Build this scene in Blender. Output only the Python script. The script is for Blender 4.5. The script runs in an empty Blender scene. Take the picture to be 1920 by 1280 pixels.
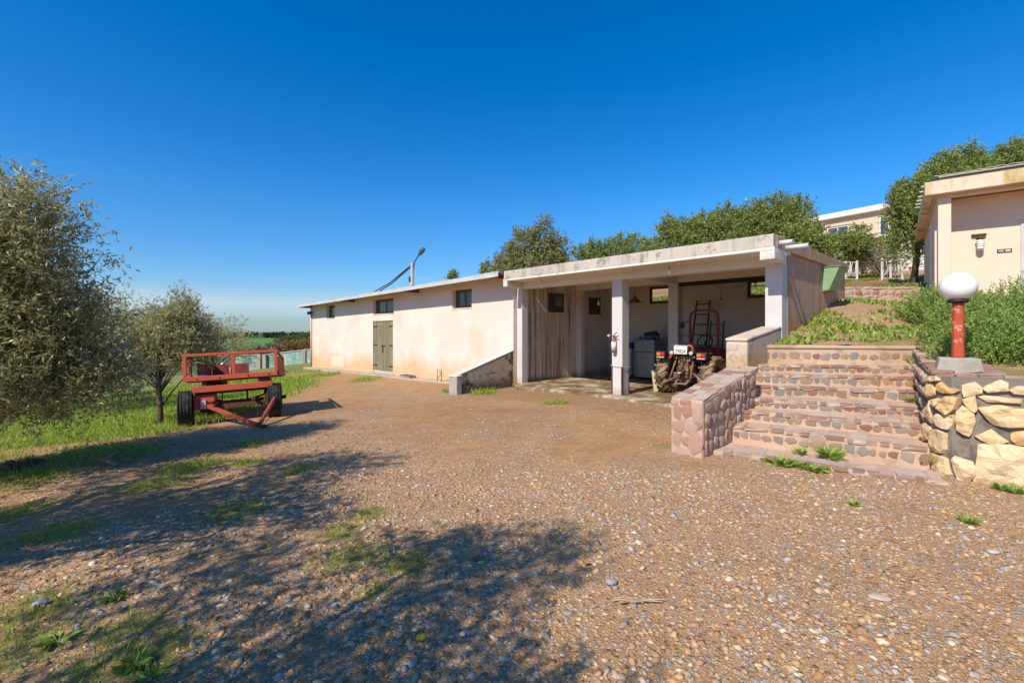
import bpy, bmesh, math, random
import numpy as np
from mathutils import Vector, Matrix
R = math.radians
SC = bpy.context.scene
COL = SC.collection
# ------------------------------------------------------------------ camera
FPX, HZ, CAMZ = 870.0, 620.0, 1.5          # focal length in photo pixels, horizon row, eye height
cd = bpy.data.cameras.new('camera'); cam = bpy.data.objects.new('camera', cd); COL.objects.link(cam)
cam.location = (0, 0, CAMZ); cam.rotation_euler = (R(90), 0, 0)
cd.sensor_width = 36; cd.lens = 36 * FPX / 1920; cd.shift_y = -(640 - HZ) / 1920
cd.clip_start = .05; cd.clip_end = 6000
SC.camera = cam
# ------------------------------------------------------------------ sky, sun, exposure
SUN_EL, SUN_AZ = 43.0, 220.5               # azimuth clockwise from +Y
w = bpy.data.worlds.new('World'); SC.world = w; w.use_nodes = True
wn, wl = w.node_tree.nodes, w.node_tree.links
bg = wn['Background']; bg.inputs[1].default_value = .125
sky = wn.new('ShaderNodeTexSky'); sky.sky_type = 'NISHITA'; sky.sun_disc = False
sky.sun_elevation = R(SUN_EL); sky.sun_rotation = R(SUN_AZ)
sky.altitude = 0; sky.air_density = 1.0; sky.dust_density = .3; sky.ozone_density = 3.0
hs = wn.new('ShaderNodeHueSaturation'); hs.inputs['Saturation'].default_value = 1.45; hs.inputs['Value'].default_value = 1.0
wl.new(sky.outputs[0], hs.inputs['Color'])
# thin low cloud bank over the horizon
tc = wn.new('ShaderNodeTexCoord'); sep = wn.new('ShaderNodeSeparateXYZ'); wl.new(tc.outputs['Generated'], sep.inputs[0])
mp = wn.new('ShaderNodeMapping'); mp.inputs['Scale'].default_value = (2, 2, 26); wl.new(tc.outputs['Generated'], mp.inputs[0])
nz = wn.new('ShaderNodeTexNoise'); nz.inputs['Scale'].default_value = 1.6; nz.inputs['Detail'].default_value = 5; wl.new(mp.outputs[0], nz.inputs['Vector'])
rp = wn.new('ShaderNodeValToRGB'); el = rp.color_ramp.elements
el[0].position = 0; el[0].color = (.45,) * 3 + (1,); el[1].position = .12; el[1].color = (0, 0, 0, 1)
for p, v in ((.022, .25), (.04, 1.3), (.06, .95), (.085, .1)):
    e = el.new(p); e.color = (v, v, v, 1)
wl.new(sep.outputs[2], rp.inputs[0])
mu = wn.new('ShaderNodeMath'); mu.operation = 'MULTIPLY'; wl.new(rp.outputs[0], mu.inputs[0]); wl.new(nz.outputs[0], mu.inputs[1])
tr_ = wn.new('ShaderNodeValToRGB'); el = tr_.color_ramp.elements       # bluer air towards the horizon
el[0].position = 0; el[0].color = (.30, .43, .66, 1); el[1].position = .6; el[1].color = (.72, .86, .96, 1)
for p, c in ((.03, (.37, .49, .70, 1)), (.1, (.52, .66, .83, 1)), (.25, (.70, .82, .94, 1))):
    e = el.new(p); e.color = c
wl.new(sep.outputs[2], tr_.inputs[0])
ml = wn.new('ShaderNodeMixRGB'); ml.blend_type = 'MULTIPLY'; ml.inputs[0].default_value = 1; wl.new(hs.outputs[0], ml.inputs[1]); wl.new(tr_.outputs[0], ml.inputs[2])
mx = wn.new('ShaderNodeMixRGB'); wl.new(mu.outputs[0], mx.inputs[0]); wl.new(ml.outputs[0], mx.inputs[1])
mx.inputs[2].default_value = (3.6, 4.4, 4.9, 1)
wl.new(mx.outputs[0], bg.inputs[0])
sd = bpy.data.lights.new('sun', 'SUN'); sd.energy = 4.0; sd.angle = R(.53); sd.color = (1, .925, .80)
sun = bpy.data.objects.new('sun', sd); COL.objects.link(sun)
sv = Vector((math.sin(R(SUN_AZ)) * math.cos(R(SUN_EL)), math.cos(R(SUN_AZ)) * math.cos(R(SUN_EL)), math.sin(R(SUN_EL))))
sun.rotation_euler = sv.to_track_quat('Z', 'Y').to_euler(); sun.location = sv * 50
SC.view_settings.view_transform = 'Standard'; SC.view_settings.look = 'None'
SC.view_settings.exposure = 0.5; SC.view_settings.gamma = 1; SC.view_settings.use_curve_mapping = False
SC.render.engine = 'CYCLES'
SC.cycles.max_bounces = 8; SC.cycles.diffuse_bounces = 5; SC.cycles.transparent_max_bounces = 6
SC.cycles.caustics_reflective = False; SC.cycles.caustics_refractive = False

# ------------------------------------------------------------------ scene tree helpers
def tag(o, label=None, cat=None, group=None, kind=None):
    for k, v in (('label', label), ('category', cat), ('group', group), ('kind', kind)):
        if v: o[k] = v
    return o
def thing(name, label, cat, loc=(0, 0, 0), rotz=0, group=None):
    o = bpy.data.objects.new(name, None); COL.objects.link(o); o.empty_display_size = .1
    o.location = loc; o.rotation_euler = (0, 0, rotz)
    return tag(o, label, cat, group)
def link(name, me, mat=None, parent=None, smooth=False, bevel=0, loc=None):
    if mat: me.materials.append(mat)
    if smooth: me.polygons.foreach_set('use_smooth', [True] * len(me.polygons))
    o = bpy.data.objects.new(name, me); COL.objects.link(o)
    if parent: o.parent = parent
    if loc: o.location = loc
    if bevel:
        b = o.modifiers.new('bevel', 'BEVEL'); b.width = bevel; b.segments = 2; b.limit_method = 'ANGLE'; b.angle_limit = R(40)
    return o
def dup(src, parent=None, M=None):
    c = src.copy(); COL.objects.link(c); c.parent = parent
    if M is not None: c.matrix_local = M
    return c

class MB:
    """collects simple shapes into one mesh"""
    def __init__(s): s.v = []; s.f = []
    def add(s, vs, fs):
        n = len(s.v); s.v += [tuple(p) for p in vs]; s.f += [tuple(i + n for i in f) for f in fs]; return s
    def hexa(s, p): return s.add(p, [(3, 2, 1, 0), (4, 5, 6, 7), (0, 1, 5, 4), (1, 2, 6, 5), (2, 3, 7, 6), (3, 0, 4, 7)])
    def box(s, x0, x1, y0, y1, z0, z1):
        return s.hexa([(x0, y0, z0), (x1, y0, z0), (x1, y1, z0), (x0, y1, z0), (x0, y0, z1), (x1, y0, z1), (x1, y1, z1), (x0, y1, z1)])
    def prism(s, poly, z0, z1):
        """poly: ccw (x,y) list; z0,z1 scalars or per-vertex lists"""
        n = len(poly); a = z0 if hasattr(z0, '__len__') else [z0] * n; b = z1 if hasattr(z1, '__len__') else [z1] * n
        vs = [(p[0], p[1], a[i]) for i, p in enumerate(poly)] + [(p[0], p[1], b[i]) for i, p in enumerate(poly)]
        fs = [tuple(range(n - 1, -1, -1)), tuple(range(n, 2 * n))] + [(i, (i + 1) % n, n + (i + 1) % n, n + i) for i in range(n)]
        return s.add(vs, fs)
    def tube(s, pts, rad, n=8, cap=True):
        pts = [Vector(p) for p in pts]; m = len(pts); rad = rad if hasattr(rad, '__len__') else [rad] * m
        vs = []; fs = []; up = None
        for i, p in enumerate(pts):
            d = (pts[min(i + 1, m - 1)] - pts[max(i - 1, 0)]); d = d.normalized() if d.length > 1e-9 else Vector((0, 0, 1))
            if up is None: up = Vector((0, 0, 1)) if abs(d.z) < .9 else Vector((1, 0, 0))
            a = d.cross(up).normalized(); b = a.cross(d).normalized(); up = b
            for k in range(n):
                t = 2 * math.pi * k / n; vs.append(p + (a * math.cos(t) + b * math.sin(t)) * rad[i])
        for i in range(m - 1):
            for k in range(n): fs.append((i * n + k, i * n + (k + 1) % n, (i + 1) * n + (k + 1) % n, (i + 1) * n + k))
        if cap: fs += [tuple(range(n - 1, -1, -1)), tuple((m - 1) * n + k for k in range(n))]
        return s.add(vs, fs)
    def lathe(s, prof, n=24, axis='z', c=(0, 0, 0)):
        vs = []; fs = []
        for r, h in prof:
            for k in range(n):
                t = 2 * math.pi * k / n; a, b = r * math.cos(t), r * math.sin(t)
                q = (a, b, h) if axis == 'z' else ((h, a, b) if axis == 'x' else (b, h, a))
                vs.append((q[0] + c[0], q[1] + c[1], q[2] + c[2]))
        m = len(prof)
        for i in range(m - 1):
            for k in range(n): fs.append((i * n + k, i * n + (k + 1) % n, (i + 1) * n + (k + 1) % n, (i + 1) * n + k))
        fs += [tuple(range(n - 1, -1, -1)), tuple((m - 1) * n + k for k in range(n))]
        return s.add(vs, fs)
    def mesh(s, name='m'):
        me = bpy.data.meshes.new(name); me.from_pydata(s.v, [], s.f); me.update(); return me
    def build(s, name, mat, parent=None, smooth=False, bevel=0, loc=None):
        return link(name, s.mesh(name), mat, parent, smooth, bevel, loc)

def bar(a, b, w, h, up=(0, 0, 1)):
    """rectangular bar from a to b, w wide, h high: 8 points for MB.hexa"""
    a, b = Vector(a), Vector(b); d = (b - a).normalized(); u = Vector(up); s = d.cross(u).normalized() * (w / 2); t = s.cross(d).normalized() * (h / 2)
    return [a - s - t, a + s - t, b + s - t, b - s - t, a - s + t, a + s + t, b + s + t, b - s + t]

def holed_wall(mb, x0, x1, z0, z1, y0, y1, holes):
    """wall in the xz plane between y0 and y1 with rectangular holes (hx0,hx1,hz0,hz1)"""
    xs = sorted({x0, x1, *[h[0] for h in holes], *[h[1] for h in holes]}); zs = sorted({z0, z1, *[h[2] for h in holes], *[h[3] for h in holes]})
    def solid(i, j):
        if i < 0 or j < 0 or i >= len(xs) - 1 or j >= len(zs) - 1: return False
        cx, cz = (xs[i] + xs[i + 1]) / 2, (zs[j] + zs[j + 1]) / 2
        return not any(h[0] < cx < h[1] and h[2] < cz < h[3] for h in holes)
    for i in range(len(xs) - 1):
        for j in range(len(zs) - 1):
            if not solid(i, j): continue
            a, b, c, d = xs[i], xs[i + 1], zs[j], zs[j + 1]
            mb.add([(a, y0, c), (b, y0, c), (b, y0, d), (a, y0, d)], [(0, 1, 2, 3)])
            mb.add([(a, y1, c), (b, y1, c), (b, y1, d), (a, y1, d)], [(3, 2, 1, 0)])
            if not solid(i - 1, j): mb.add([(a, y0, c), (a, y1, c), (a, y1, d), (a, y0, d)], [(3, 2, 1, 0)])
            if not solid(i + 1, j): mb.add([(b, y0, c), (b, y1, c), (b, y1, d), (b, y0, d)], [(0, 1, 2, 3)])
            if not solid(i, j - 1): mb.add([(a, y0, c), (b, y0, c), (b, y1, c), (a, y1, c)], [(3, 2, 1, 0)])
            if not solid(i, j + 1): mb.add([(a, y0, d), (b, y0, d), (b, y1, d), (a, y1, d)], [(0, 1, 2, 3)])
    return mb

def fast_mesh(name, V, F):
    """V (n,3) and F (m,k) arrays"""
    me = bpy.data.meshes.new(name); V = np.asarray(V, np.float32); F = np.asarray(F, np.int32); m, k = F.shape
    me.vertices.add(len(V)); me.vertices.foreach_set('co', V.ravel())
    me.loops.add(m * k); me.loops.foreach_set('vertex_index', F.ravel())
    me.polygons.add(m); me.polygons.foreach_set('loop_start', np.arange(0, m * k, k, dtype=np.int32))
    me.polygons.foreach_set('loop_total', np.full(m, k, np.int32)); me.update(calc_edges=True); return me

def unit(a): return a / (np.linalg.norm(a, axis=-1, keepdims=True) + 1e-9)
def leaf_arrays(C, D, L, W, rng, mid=.45, fold=.12):
    """diamond leaves: base C, direction D, length L, width W"""
    n = len(C); L = np.broadcast_to(L, n)[:, None]; W = np.broadcast_to(W, n)[:, None]
    S = unit(np.cross(D, rng.normal(size=(n, 3)))); N = np.cross(S, D)
    m = C + D * L * mid
    V = np.stack([C, m + S * W / 2 + N * W * fold, C + D * L, m - S * W / 2 + N * W * fold], 1).reshape(-1, 3)
    return V, np.arange(n * 4).reshape(-1, 4)

# value noise for terrain and scatter
_tab = np.random.default_rng(5).random((256, 256))
def vnoise(x, y):
    x, y = np.asarray(x, float), np.asarray(y, float); xi, yi = np.floor(x).astype(int), np.floor(y).astype(int); fx, fy = x - xi, y - yi
    fx = fx * fx * (3 - 2 * fx); fy = fy * fy * (3 - 2 * fy); g = lambda a, b: _tab[a & 255, b & 255]
    return (g(xi, yi) * (1 - fx) + g(xi + 1, yi) * fx) * (1 - fy) + (g(xi, yi + 1) * (1 - fx) + g(xi + 1, yi + 1) * fx) * fy
def fbm(x, y, o=4):
    s = 0; a = .5
    for i in range(o): s = s + a * vnoise(x * 2 ** i + 17 * i, y * 2 ** i + 31 * i); a /= 2
    return s / (1 - .5 ** o)
def sstep(a, b, x): t = np.clip((x - a) / (b - a), 0, 1); return t * t * (3 - 2 * t)

# ------------------------------------------------------------------ material helpers
class MT:
    def __init__(s, name):
        s.m = bpy.data.materials.new(name); s.m.use_nodes = True; s.n = s.m.node_tree.nodes; s.l = s.m.node_tree.links
        s.b = s.n['Principled BSDF']; s.b.inputs['Roughness'].default_value = .85; s.b.inputs['Specular IOR Level'].default_value = .25
        s._co = None
    def put(s, sock, val):
        if hasattr(val, 'links') or isinstance(val, bpy.types.NodeSocket): s.l.new(val, sock)
        elif hasattr(val, '__len__') and len(val) == 3 and sock.type == 'RGBA': sock.default_value = (*val, 1)
        else: sock.default_value = val
    def co(s, kind='Object', scale=None):
        if s._co is None: s._co = s.n.new('ShaderNodeTexCoord')
        o = s._co.outputs[kind]
        if scale is None: return o
        m = s.n.new('ShaderNodeMapping'); m.inputs['Scale'].default_value = scale; s.l.new(o, m.inputs[0]); return m.outputs[0]
    def noise(s, scale, detail=4, rough=.55, co=None, dist=0):
        t = s.n.new('ShaderNodeTexNoise'); t.inputs['Scale'].default_value = scale; t.inputs['Detail'].default_value = detail
        t.inputs['Roughness'].default_value = rough; t.inputs['Distortion'].default_value = dist; s.l.new(co or s.co(), t.inputs['Vector']); return t.outputs['Fac']
    def voro(s, scale, out='Distance', co=None, rnd=1, feature='F1'):
        t = s.n.new('ShaderNodeTexVoronoi'); t.feature = feature; t.inputs['Scale'].default_value = scale; t.inputs['Randomness'].default_value = rnd
        s.l.new(co or s.co(), t.inputs['Vector']); return t.outputs[out]
    def ramp(s, fac, stops, const=False):
        r = s.n.new('ShaderNodeValToRGB'); e = r.color_ramp.elements
        if const: r.color_ramp.interpolation = 'CONSTANT'
        while len(e) < len(stops): e.new(.5)
        for q, (p, c) in zip(e, stops): q.position = p; q.color = (*c, 1) if hasattr(c, '__len__') else (c, c, c, 1)
        s.l.new(fac, r.inputs[0]); return r.outputs[0]
    def mix(s, f, a, b, mode='MIX'):
        m = s.n.new('ShaderNodeMixRGB'); m.blend_type = mode; s.put(m.inputs[0], f); s.put(m.inputs[1], a); s.put(m.inputs[2], b); return m.outputs[0]
    def math(s, op, a, b=0):
        m = s.n.new('ShaderNodeMath'); m.operation = op; s.put(m.inputs[0], a); s.put(m.inputs[1], b); return m.outputs[0]
    def xyz(s, i, kind='Object'):
        t = s.n.new('ShaderNodeSeparateXYZ'); s.l.new(s.co(kind), t.inputs[0]); return t.outputs[i]
    def island(s): g = s.n.new('ShaderNodeNewGeometry'); return g.outputs['Random Per Island']
    def objrand(s): g = s.n.new('ShaderNodeObjectInfo'); return g.outputs['Random']
    def attr(s, name):
        a = s.n.new('ShaderNodeAttribute'); a.attribute_name = name; return a
    def bump(s, h, strength=.4, dist=.01):
        b = s.n.new('ShaderNodeBump'); b.inputs['Strength'].default_value = strength; b.inputs['Distance'].default_value = dist
        s.l.new(h, b.inputs['Height']); s.l.new(b.outputs[0], s.b.inputs['Normal']); return s
    def col(s, c): s.put(s.b.inputs['Base Color'], c); return s
    def set(s, **k):
        for a, v in k.items(): s.put(s.b.inputs[a.replace('_', ' ')], v)
        return s

def simple(name, c0, c1=None, scale=6, rough=.8, bump=.3, bscale=60, metal=0, bdist=.004, spec=.25):
    """two-tone noisy material"""
    t = MT(name); c1 = c1 or tuple(x * .7 for x in c0)
    n = t.noise(scale, 6, .65)
    t.col(t.ramp(n, [(.3, c0), (.7, c1)])).set(Roughness=rough, Metallic=metal)
    t.b.inputs['Specular IOR Level'].default_value = spec
    if bump: t.bump(t.noise(bscale, 5), bump, bdist)
    return t.m

def leafmat(name, cols, trans=.25, rough=.55, spec=.3):
    t = MT(name); k = len(cols)
    c = t.ramp(t.island(), [(i / max(1, k - 1), q) for i, q in enumerate(cols)])
    t.col(c).set(Roughness=rough); t.b.inputs['Specular IOR Level'].default_value = spec
    tr = t.n.new('ShaderNodeBsdfTranslucent'); t.put(tr.inputs[0], t.mix(.5, c, (.5, .55, .1), 'MULTIPLY') if False else c)
    ms = t.n.new('ShaderNodeMixShader'); ms.inputs[0].default_value = trans
    t.l.new(t.b.outputs[0], ms.inputs[1]); t.l.new(tr.outputs[0], ms.inputs[2]); t.l.new(ms.outputs[0], t.n['Material Output'].inputs[0])
    return t.m
# ------------------------------------------------------------------ terrain
def rbf(pts):
    P = np.array(pts, float); n = len(P); d = np.linalg.norm(P[:, None, :2] - P[None, :, :2], axis=-1)
    A = np.zeros((n + 3, n + 3)); A[:n, :n] = d + np.eye(n) * -.02; A[:n, n] = 1; A[:n, n + 1:] = P[:, :2]; A[n, :n] = 1; A[n + 1:, :n] = P[:, :2].T
    s = np.linalg.solve(A, np.concatenate([P[:, 2], [0, 0, 0]]))
    def f(x, y):
        x, y = np.asarray(x, float), np.asarray(y, float); o = s[n] + s[n + 1] * x + s[n + 2] * y
        for i in range(n): o = o + s[i] * np.hypot(x - P[i, 0], y - P[i, 1])
        return o
    return f
_low = rbf([(0, 0, 0), (3, 2, 0), (5, 4, 0), (2, 6, 0), (2.3, 10.4, -.01), (4, 11, -.05), (.15, 12.8, -.06), (-1, 11.6, -.1), (-2, 9, -.06), (-5.8, 18.6, -.25), (-10.5, 23.6, -.43),
            (-4.5, 8.7, -.11), (-5.9, 8, -.2), (-5.6, 11, -.3), (-7, 9, -.32), (-9.1, 8.3, -.42), (-3, 4, 0), (-5, 3, -.05), (-8, 4, -.2), (-10, 15, -.8), (-14, 20, -1.1),
            (-19.9, 34, -1.5), (-13.1, 31, -.55), (-30, 34, -2.6), (-20, 10, -1.5), (-20, -10, -1), (0, -10, 0), (20, -10, 0), (20, 10, -.2), (0, 30, -.3), (10, 30, -.2),
            (-40, 80, -5.5), (-12, 60, 0.0), (-22, 62, -1.8), (-80, 110, -8), (0, 90, 0), (60, 60, 0)])
def ground(x, y, fine=True):
    x, y = np.asarray(x, float), np.asarray(y, float)
    r = np.hypot(x, y); w_ = 1 - sstep(70, 190, r); z = w_ * _low(x, y) + (1 - w_) * -8.2
    if fine: z = z + (fbm(x * .9, y * .9) - .5) * .05 * (1 - sstep(8, 16, r)) + (fbm(x * 6 + 9, y * 6) - .5) * .012 * (1 - sstep(6, 10, r))
    return z
_hill = rbf([(4.1, 7.9, 1.22), (6.3, 7.4, 1.24), (4.9, 8.25, 1.38), (5.6, 8.9, 1.6), (7.0, 10.2, 2.05), (7.9, 11.1, 2.28), (6.8, 8.6, 1.55), (8.3, 12, 2.3), (9.3, 12, 2.22), (10.4, 12, 2.2), (8.7, 12.9, 2.72), (11, 12.9, 2.72),
             (4.5, 4.9, 1.0), (4.9, 4.6, 1.0), (6.6, 3.2, 1.0), (8.5, 1.7, 1.0), (5.5, 6, 1.1), (6.5, 6, 1.15), (9.3, 10, 1.95), (11, 8.5, 1.9), (8, 8, 1.7), (12, 5, 1.6),
             (13.6, 18.6, 3.5), (16, 18.6, 3.55), (11.5, 15, 2.95), (14, 15, 2.95), (18, 24, 4.6), (22, 31, 5.4), (27, 26, 5.4), (3, 18, 2.3), (8, 18, 3.0), (-2, 26, 1.5), (-6, 32, .9), (0, 40, 2), (15, 45, 6), (30, 45, 7), (40, 20, 6), (30, 5, 4)])
def hill(x, y): return _hill(x, y) + (fbm(np.asarray(x) * 1.1 + 40, np.asarray(y) * 1.1) - .5) * .08
def px_ground(px, py, f=ground):
    """where the photo's pixel row/column meets the terrain"""
    k = (px - 960) / FPX; m = (py - HZ) / FPX; lo, hi = .8, 700.
    Y = 1.0
    while Y < 700:
        if CAMZ - m * Y < float(f(k * Y, Y)): break
        Y *= 1.02
    return (k * Y, Y, float(f(k * Y, Y)))
def at(px, py, Y): return Vector(((px - 960) / FPX * Y, Y, CAMZ - (py - HZ) / FPX * Y))

# zones that drive ground colour and scatter (world-space functions)
_patch = [px_ground(*p)[:2] + (r,) for p, r in (((655, 1050), .32), ((760, 1060), .25), ((690, 970), .18), ((250, 1180), .22), ((300, 1225), .28), ((180, 1270), .25), ((60, 1150), .3), ((20, 1230), .35),
          ((360, 880), .5), ((460, 872), .3), ((330, 800), .45), ((120, 860), .6), ((230, 850), .5), ((60, 900), .5), ((290, 910), .4), ((30, 960), .4), ((700, 1110), .15), ((100, 1000), .35),
          ((860, 735), .5), ((905, 738), .5), ((610, 705), .9), ((690, 712), .7), ((570, 690), 1.2), ((1040, 758), .3), ((1250, 836), .2), ((470, 835), .25), ((640, 1000), .2), ((440, 960), .3), ((560, 880), .3))]
def green(x, y):
    """0..1 grass cover on the lower ground"""
    x, y = np.asarray(x, float), np.asarray(y, float)
    n = fbm(x * .8 + 3, y * .8 + 8)
    g = sstep(-4.6, -6.2, x + .18 * (y - 6)) * sstep(2.5, 4, y) * sstep(.30, .46, n)
    # bare track between two grass strips
    g = g * (1 - .85 * sstep(.45, .15, np.abs((y - 6.6) - .32 * (x + 7)))) * (1 - sstep(60, 90, y))
    for a, b, r in _patch: g = np.maximum(g, sstep(r, r * .3, np.hypot(x - a, y - b) * (1.35 - .7 * n)) * .9)
    return np.clip(g, 0, 1)
def gravel(x, y):
    x, y = np.asarray(x, float), np.asarray(y, float); n = fbm(x * .7, y * .7 + 50) * .6 + fbm(x * 2.3 + 4, y * 2.3) * .4
    g = sstep(.42, .58, n + .22 * sstep(5, 2, y) + .12 * sstep(0, 2, x)) * sstep(-5.5, -2.5, x + .1 * y)
    return np.clip(g * (1 - green(x, y)) * (.62 + .38 * sstep(12, 6, y)) + .17 * sstep(-8, -4, x), 0, 1)

def set_zone(me, arr):
    a = me.color_attributes.new('zone', 'FLOAT_COLOR', 'POINT'); a.data.foreach_set('color', np.asarray(arr, np.float32).ravel())

def ground_mat():
    t = MT('soil_and_gravel'); z = t.attr('zone'); sp = t.n.new('ShaderNodeSeparateColor'); t.l.new(z.outputs['Color'], sp.inputs[0])
    gr, gn, wet = sp.outputs[0], sp.outputs[1], sp.outputs[2]
    soil = t.ramp(t.noise(2.2, 8, .7), [(.3, (.26, .125, .046)), (.5, (.39, .205, .08)), (.72, (.52, .305, .135))])
    soil = t.mix(t.ramp(t.noise(45, 4, .7), [(.4, 0), (.7, .5)]), soil, (.56, .35, .17))
    soil = t.mix(t.ramp(t.noise(14, 6, .75), [(.42, .0), (.62, .55)]), soil, (.22, .105, .04))
    v1, v2, v3 = t.voro(34), t.voro(75), t.voro(170)
    stones = [(.0, (.27, .135, .055)), (.18, (.50, .31, .155)), (.32, (.31, .27, .235)), (.46, (.60, .40, .22)), (.62, (.40, .37, .345)), (.76, (.50, .25, .10)), (.92, (.74, .57, .37))]
    def sc(k): s_ = t.n.new('ShaderNodeSeparateColor'); t.l.new(t.voro(k, 'Color'), s_.inputs[0]); return s_.outputs[0], s_.outputs[1]
    a1, b1 = sc(34); a2, b2 = sc(75); a3, b3 = sc(170)
    c1, c2, c3 = (t.ramp(a, stones, True) for a in (a1, a2, a3))
    f1 = t.math('MULTIPLY', t.ramp(v1, [(.38, 1), (.46, 0)]), t.math('GREATER_THAN', t.math('ADD', gr, b1), 1.15))
    f2 = t.math('MULTIPLY', t.ramp(v2, [(.36, 1), (.46, 0)]), t.math('GREATER_THAN', t.math('ADD', gr, b2), .9))
    f3 = t.math('MULTIPLY', t.ramp(v3, [(.34, 1), (.46, 0)]), t.math('GREATER_THAN', t.math('ADD', gr, b3), .72))
    c = t.mix(t.math('MULTIPLY', f3, .75), soil, c3); c = t.mix(f2, c, c2); c = t.mix(f1, c, c1)
    c = t.mix(t.math('MULTIPLY', wet, .45), c, (.24, .11, .045))
    grs = t.ramp(t.noise(9, 5, .7), [(.35, (.10, .15, .025)), (.58, (.17, .2, .045)), (.75, (.3, .22, .09))])
    c = t.mix(t.math('MULTIPLY', gn, .9), c, grs)
    # far fields
    far = t.ramp(t.math('DIVIDE', t.xyz(1), 800), [(.0, 0), (.055, 0), (.09, 1)])
    fld = t.ramp(t.math('DIVIDE', t.xyz(1), 1600), [(.0, (.11, .12, .04)), (.075, (.12, .13, .04)), (.1, (.09, .22, .03)), (.5, (.10, .2, .04))])
    c = t.mix(far, c, fld)
    t.col(c).set(Roughness=.9)
    h = t.math('ADD', t.math('MULTIPLY', f1, t.math('SUBTRACT', 1, v1)), t.math('ADD', t.math('MULTIPLY', t.math('MULTIPLY', f2, t.math('SUBTRACT', 1, v2)), .5), t.math('MULTIPLY', t.noise(120, 4), .35)))
    t.bump(h, .8, .012); return t.m
M_GROUND = ground_mat()

def graded(segs):
    o = [segs[0][0]]
    for a, b, n in segs: o += list(np.linspace(a, b, n + 1)[1:])
    return np.array(o)
xs = graded([(-1800, -300, 8), (-300, -60, 12), (-60, -20, 20), (-20, -8, 40), (-8, 6, 150), (6, 14, 20), (14, 60, 14), (60, 400, 8), (400, 1800, 5)])
ys = graded([(-60, -6, 10), (-6, .6, 16), (.6, 9, 100), (9, 16, 40), (16, 40, 40), (40, 100, 20), (100, 400, 12), (400, 1500, 8), (1500, 4500, 5)])
GX, GY = np.meshgrid(xs, ys); GZ = ground(GX, GY)
nx, ny = len(xs), len(ys); ii = np.arange(nx * ny).reshape(ny, nx)
F = np.stack([ii[:-1, :-1], ii[:-1, 1:], ii[1:, 1:], ii[1:, :-1]], -1).reshape(-1, 4)
gm = fast_mesh('ground', np.stack([GX, GY, GZ], -1).reshape(-1, 3), F)
wetz = np.clip(sstep(.45, .7, fbm(GX * .5 + 70, GY * .5)) * sstep(5, 9, GY) * sstep(17, 12, GY) * sstep(-5, -2, GX), 0, 1) * .8
wetz = np.maximum(wetz, sstep(1.5, .2, np.abs((GX - 2.1) * .7319 + (GY - 10.5) * .6814 + .7)) * sstep(-3, -1, GX) * .85)
set_zone(gm, np.stack([gravel(GX, GY), np.maximum(green(GX, GY) * (.55 + .45 * sstep(7, 12, GY)), .85 * sstep(9, 13, GY) * sstep(-6.5, -9, GX + .28 * (GY - 12)) * sstep(.25, .45, fbm(GX * .5, GY * .5))), wetz, np.ones_like(GX)], -1).reshape(-1, 4))
tag(link('ground', gm, M_GROUND, smooth=True), 'brown gravel and earth yard running out to green fields', None, kind='structure')

# hillside terrace behind the steps, clipped to its outline
# wall outline: inner face of the retaining wall, rounded corner, front face to the right
WALL = [(6.25, 7.24), (5.4, 6.16), (4.75, 5.34), (4.56, 5.08), (4.46, 4.86), (4.47, 4.72), (4.59, 4.61), (4.83, 4.40), (6.5, 3.03), (8.5, 1.39), (10.5, -.25)]
A0 = (2.31, 10.74); RX = (.6814, -.7319); DY = (.7319, .6814)      # garage frame: x along the front to the right, y into the depth
def G(x, y, z=0): return Vector((A0[0] + RX[0] * x + DY[0] * y, A0[1] + RX[1] * x + DY[1] * y, z))
GROT = math.atan2(RX[1], RX[0])
e0 = G(3.45, -.25); e1 = G(3.45, 4.45); e2 = G(-3.2, 4.45); e3 = G(-3.3, 5.9); e4 = G(-18, 5.9)
HP = [(10.6, 0), (9, 1.35), (6.7, 3.3), (5.0, 4.72), (4.75, 4.95), (4.85, 5.2), (5.5, 6.05), (6.35, 7.28), (4.2, 7.72), (e0.x, e0.y), (e1.x, e1.y), (e2.x, e2.y), (e3.x, e3.y), (e4.x, e4.y), (-20, 60), (80, 80), (80, 0)]
def inside(x, y, P):
    r = np.zeros(x.shape, bool); n = len(P)
    for i in range(n):
        (x1, y1), (x2, y2) = P[i], P[(i + 1) % n]
        c = ((y1 > y) != (y2 > y)) & (x < (x2 - x1) * (y - y1) / (y2 - y1 + 1e-12) + x1); r ^= c
    return r
xs = graded([(-20, -2, 14), (-2, 3.5, 14), (3.5, 12, 100), (12, 24, 50), (24, 80, 14)]); ys = graded([(0, 4, 14), (4, 13, 105), (13, 22, 40), (22, 80, 20)])
HX, HY = np.meshgrid(xs, ys); HZt = hill(HX, HY); nx, ny = len(xs), len(ys); ii = np.arange(nx * ny).reshape(ny, nx)
F = np.stack([ii[:-1, :-1], ii[:-1, 1:], ii[1:, 1:], ii[1:, :-1]], -1).reshape(-1, 4)
V = np.stack([HX, HY, HZt], -1).reshape(-1, 3); c = V[F].mean(1); F = F[inside(c[:, 0], c[:, 1], HP)]
hm = fast_mesh('hillside', V, F)
hgreen = sstep(.54, .62, fbm(HX * 1.1 + 5, HY * 1.1 + 2)) * .6
hgrav = np.clip(.95 - .4 * sstep(12, 14, HY), 0, 1) * (1 - hgreen)
hwet = sstep(12.6, 13.2, HY) * sstep(16.5, 15.5, HY) * .35
set_zone(hm, np.stack([hgrav, hgreen, hwet, np.ones_like(HX)], -1).reshape(-1, 4))
tag(link('hillside', hm, M_GROUND, smooth=True), 'weedy hillside terrace above the stone steps', None, kind='structure')
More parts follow.
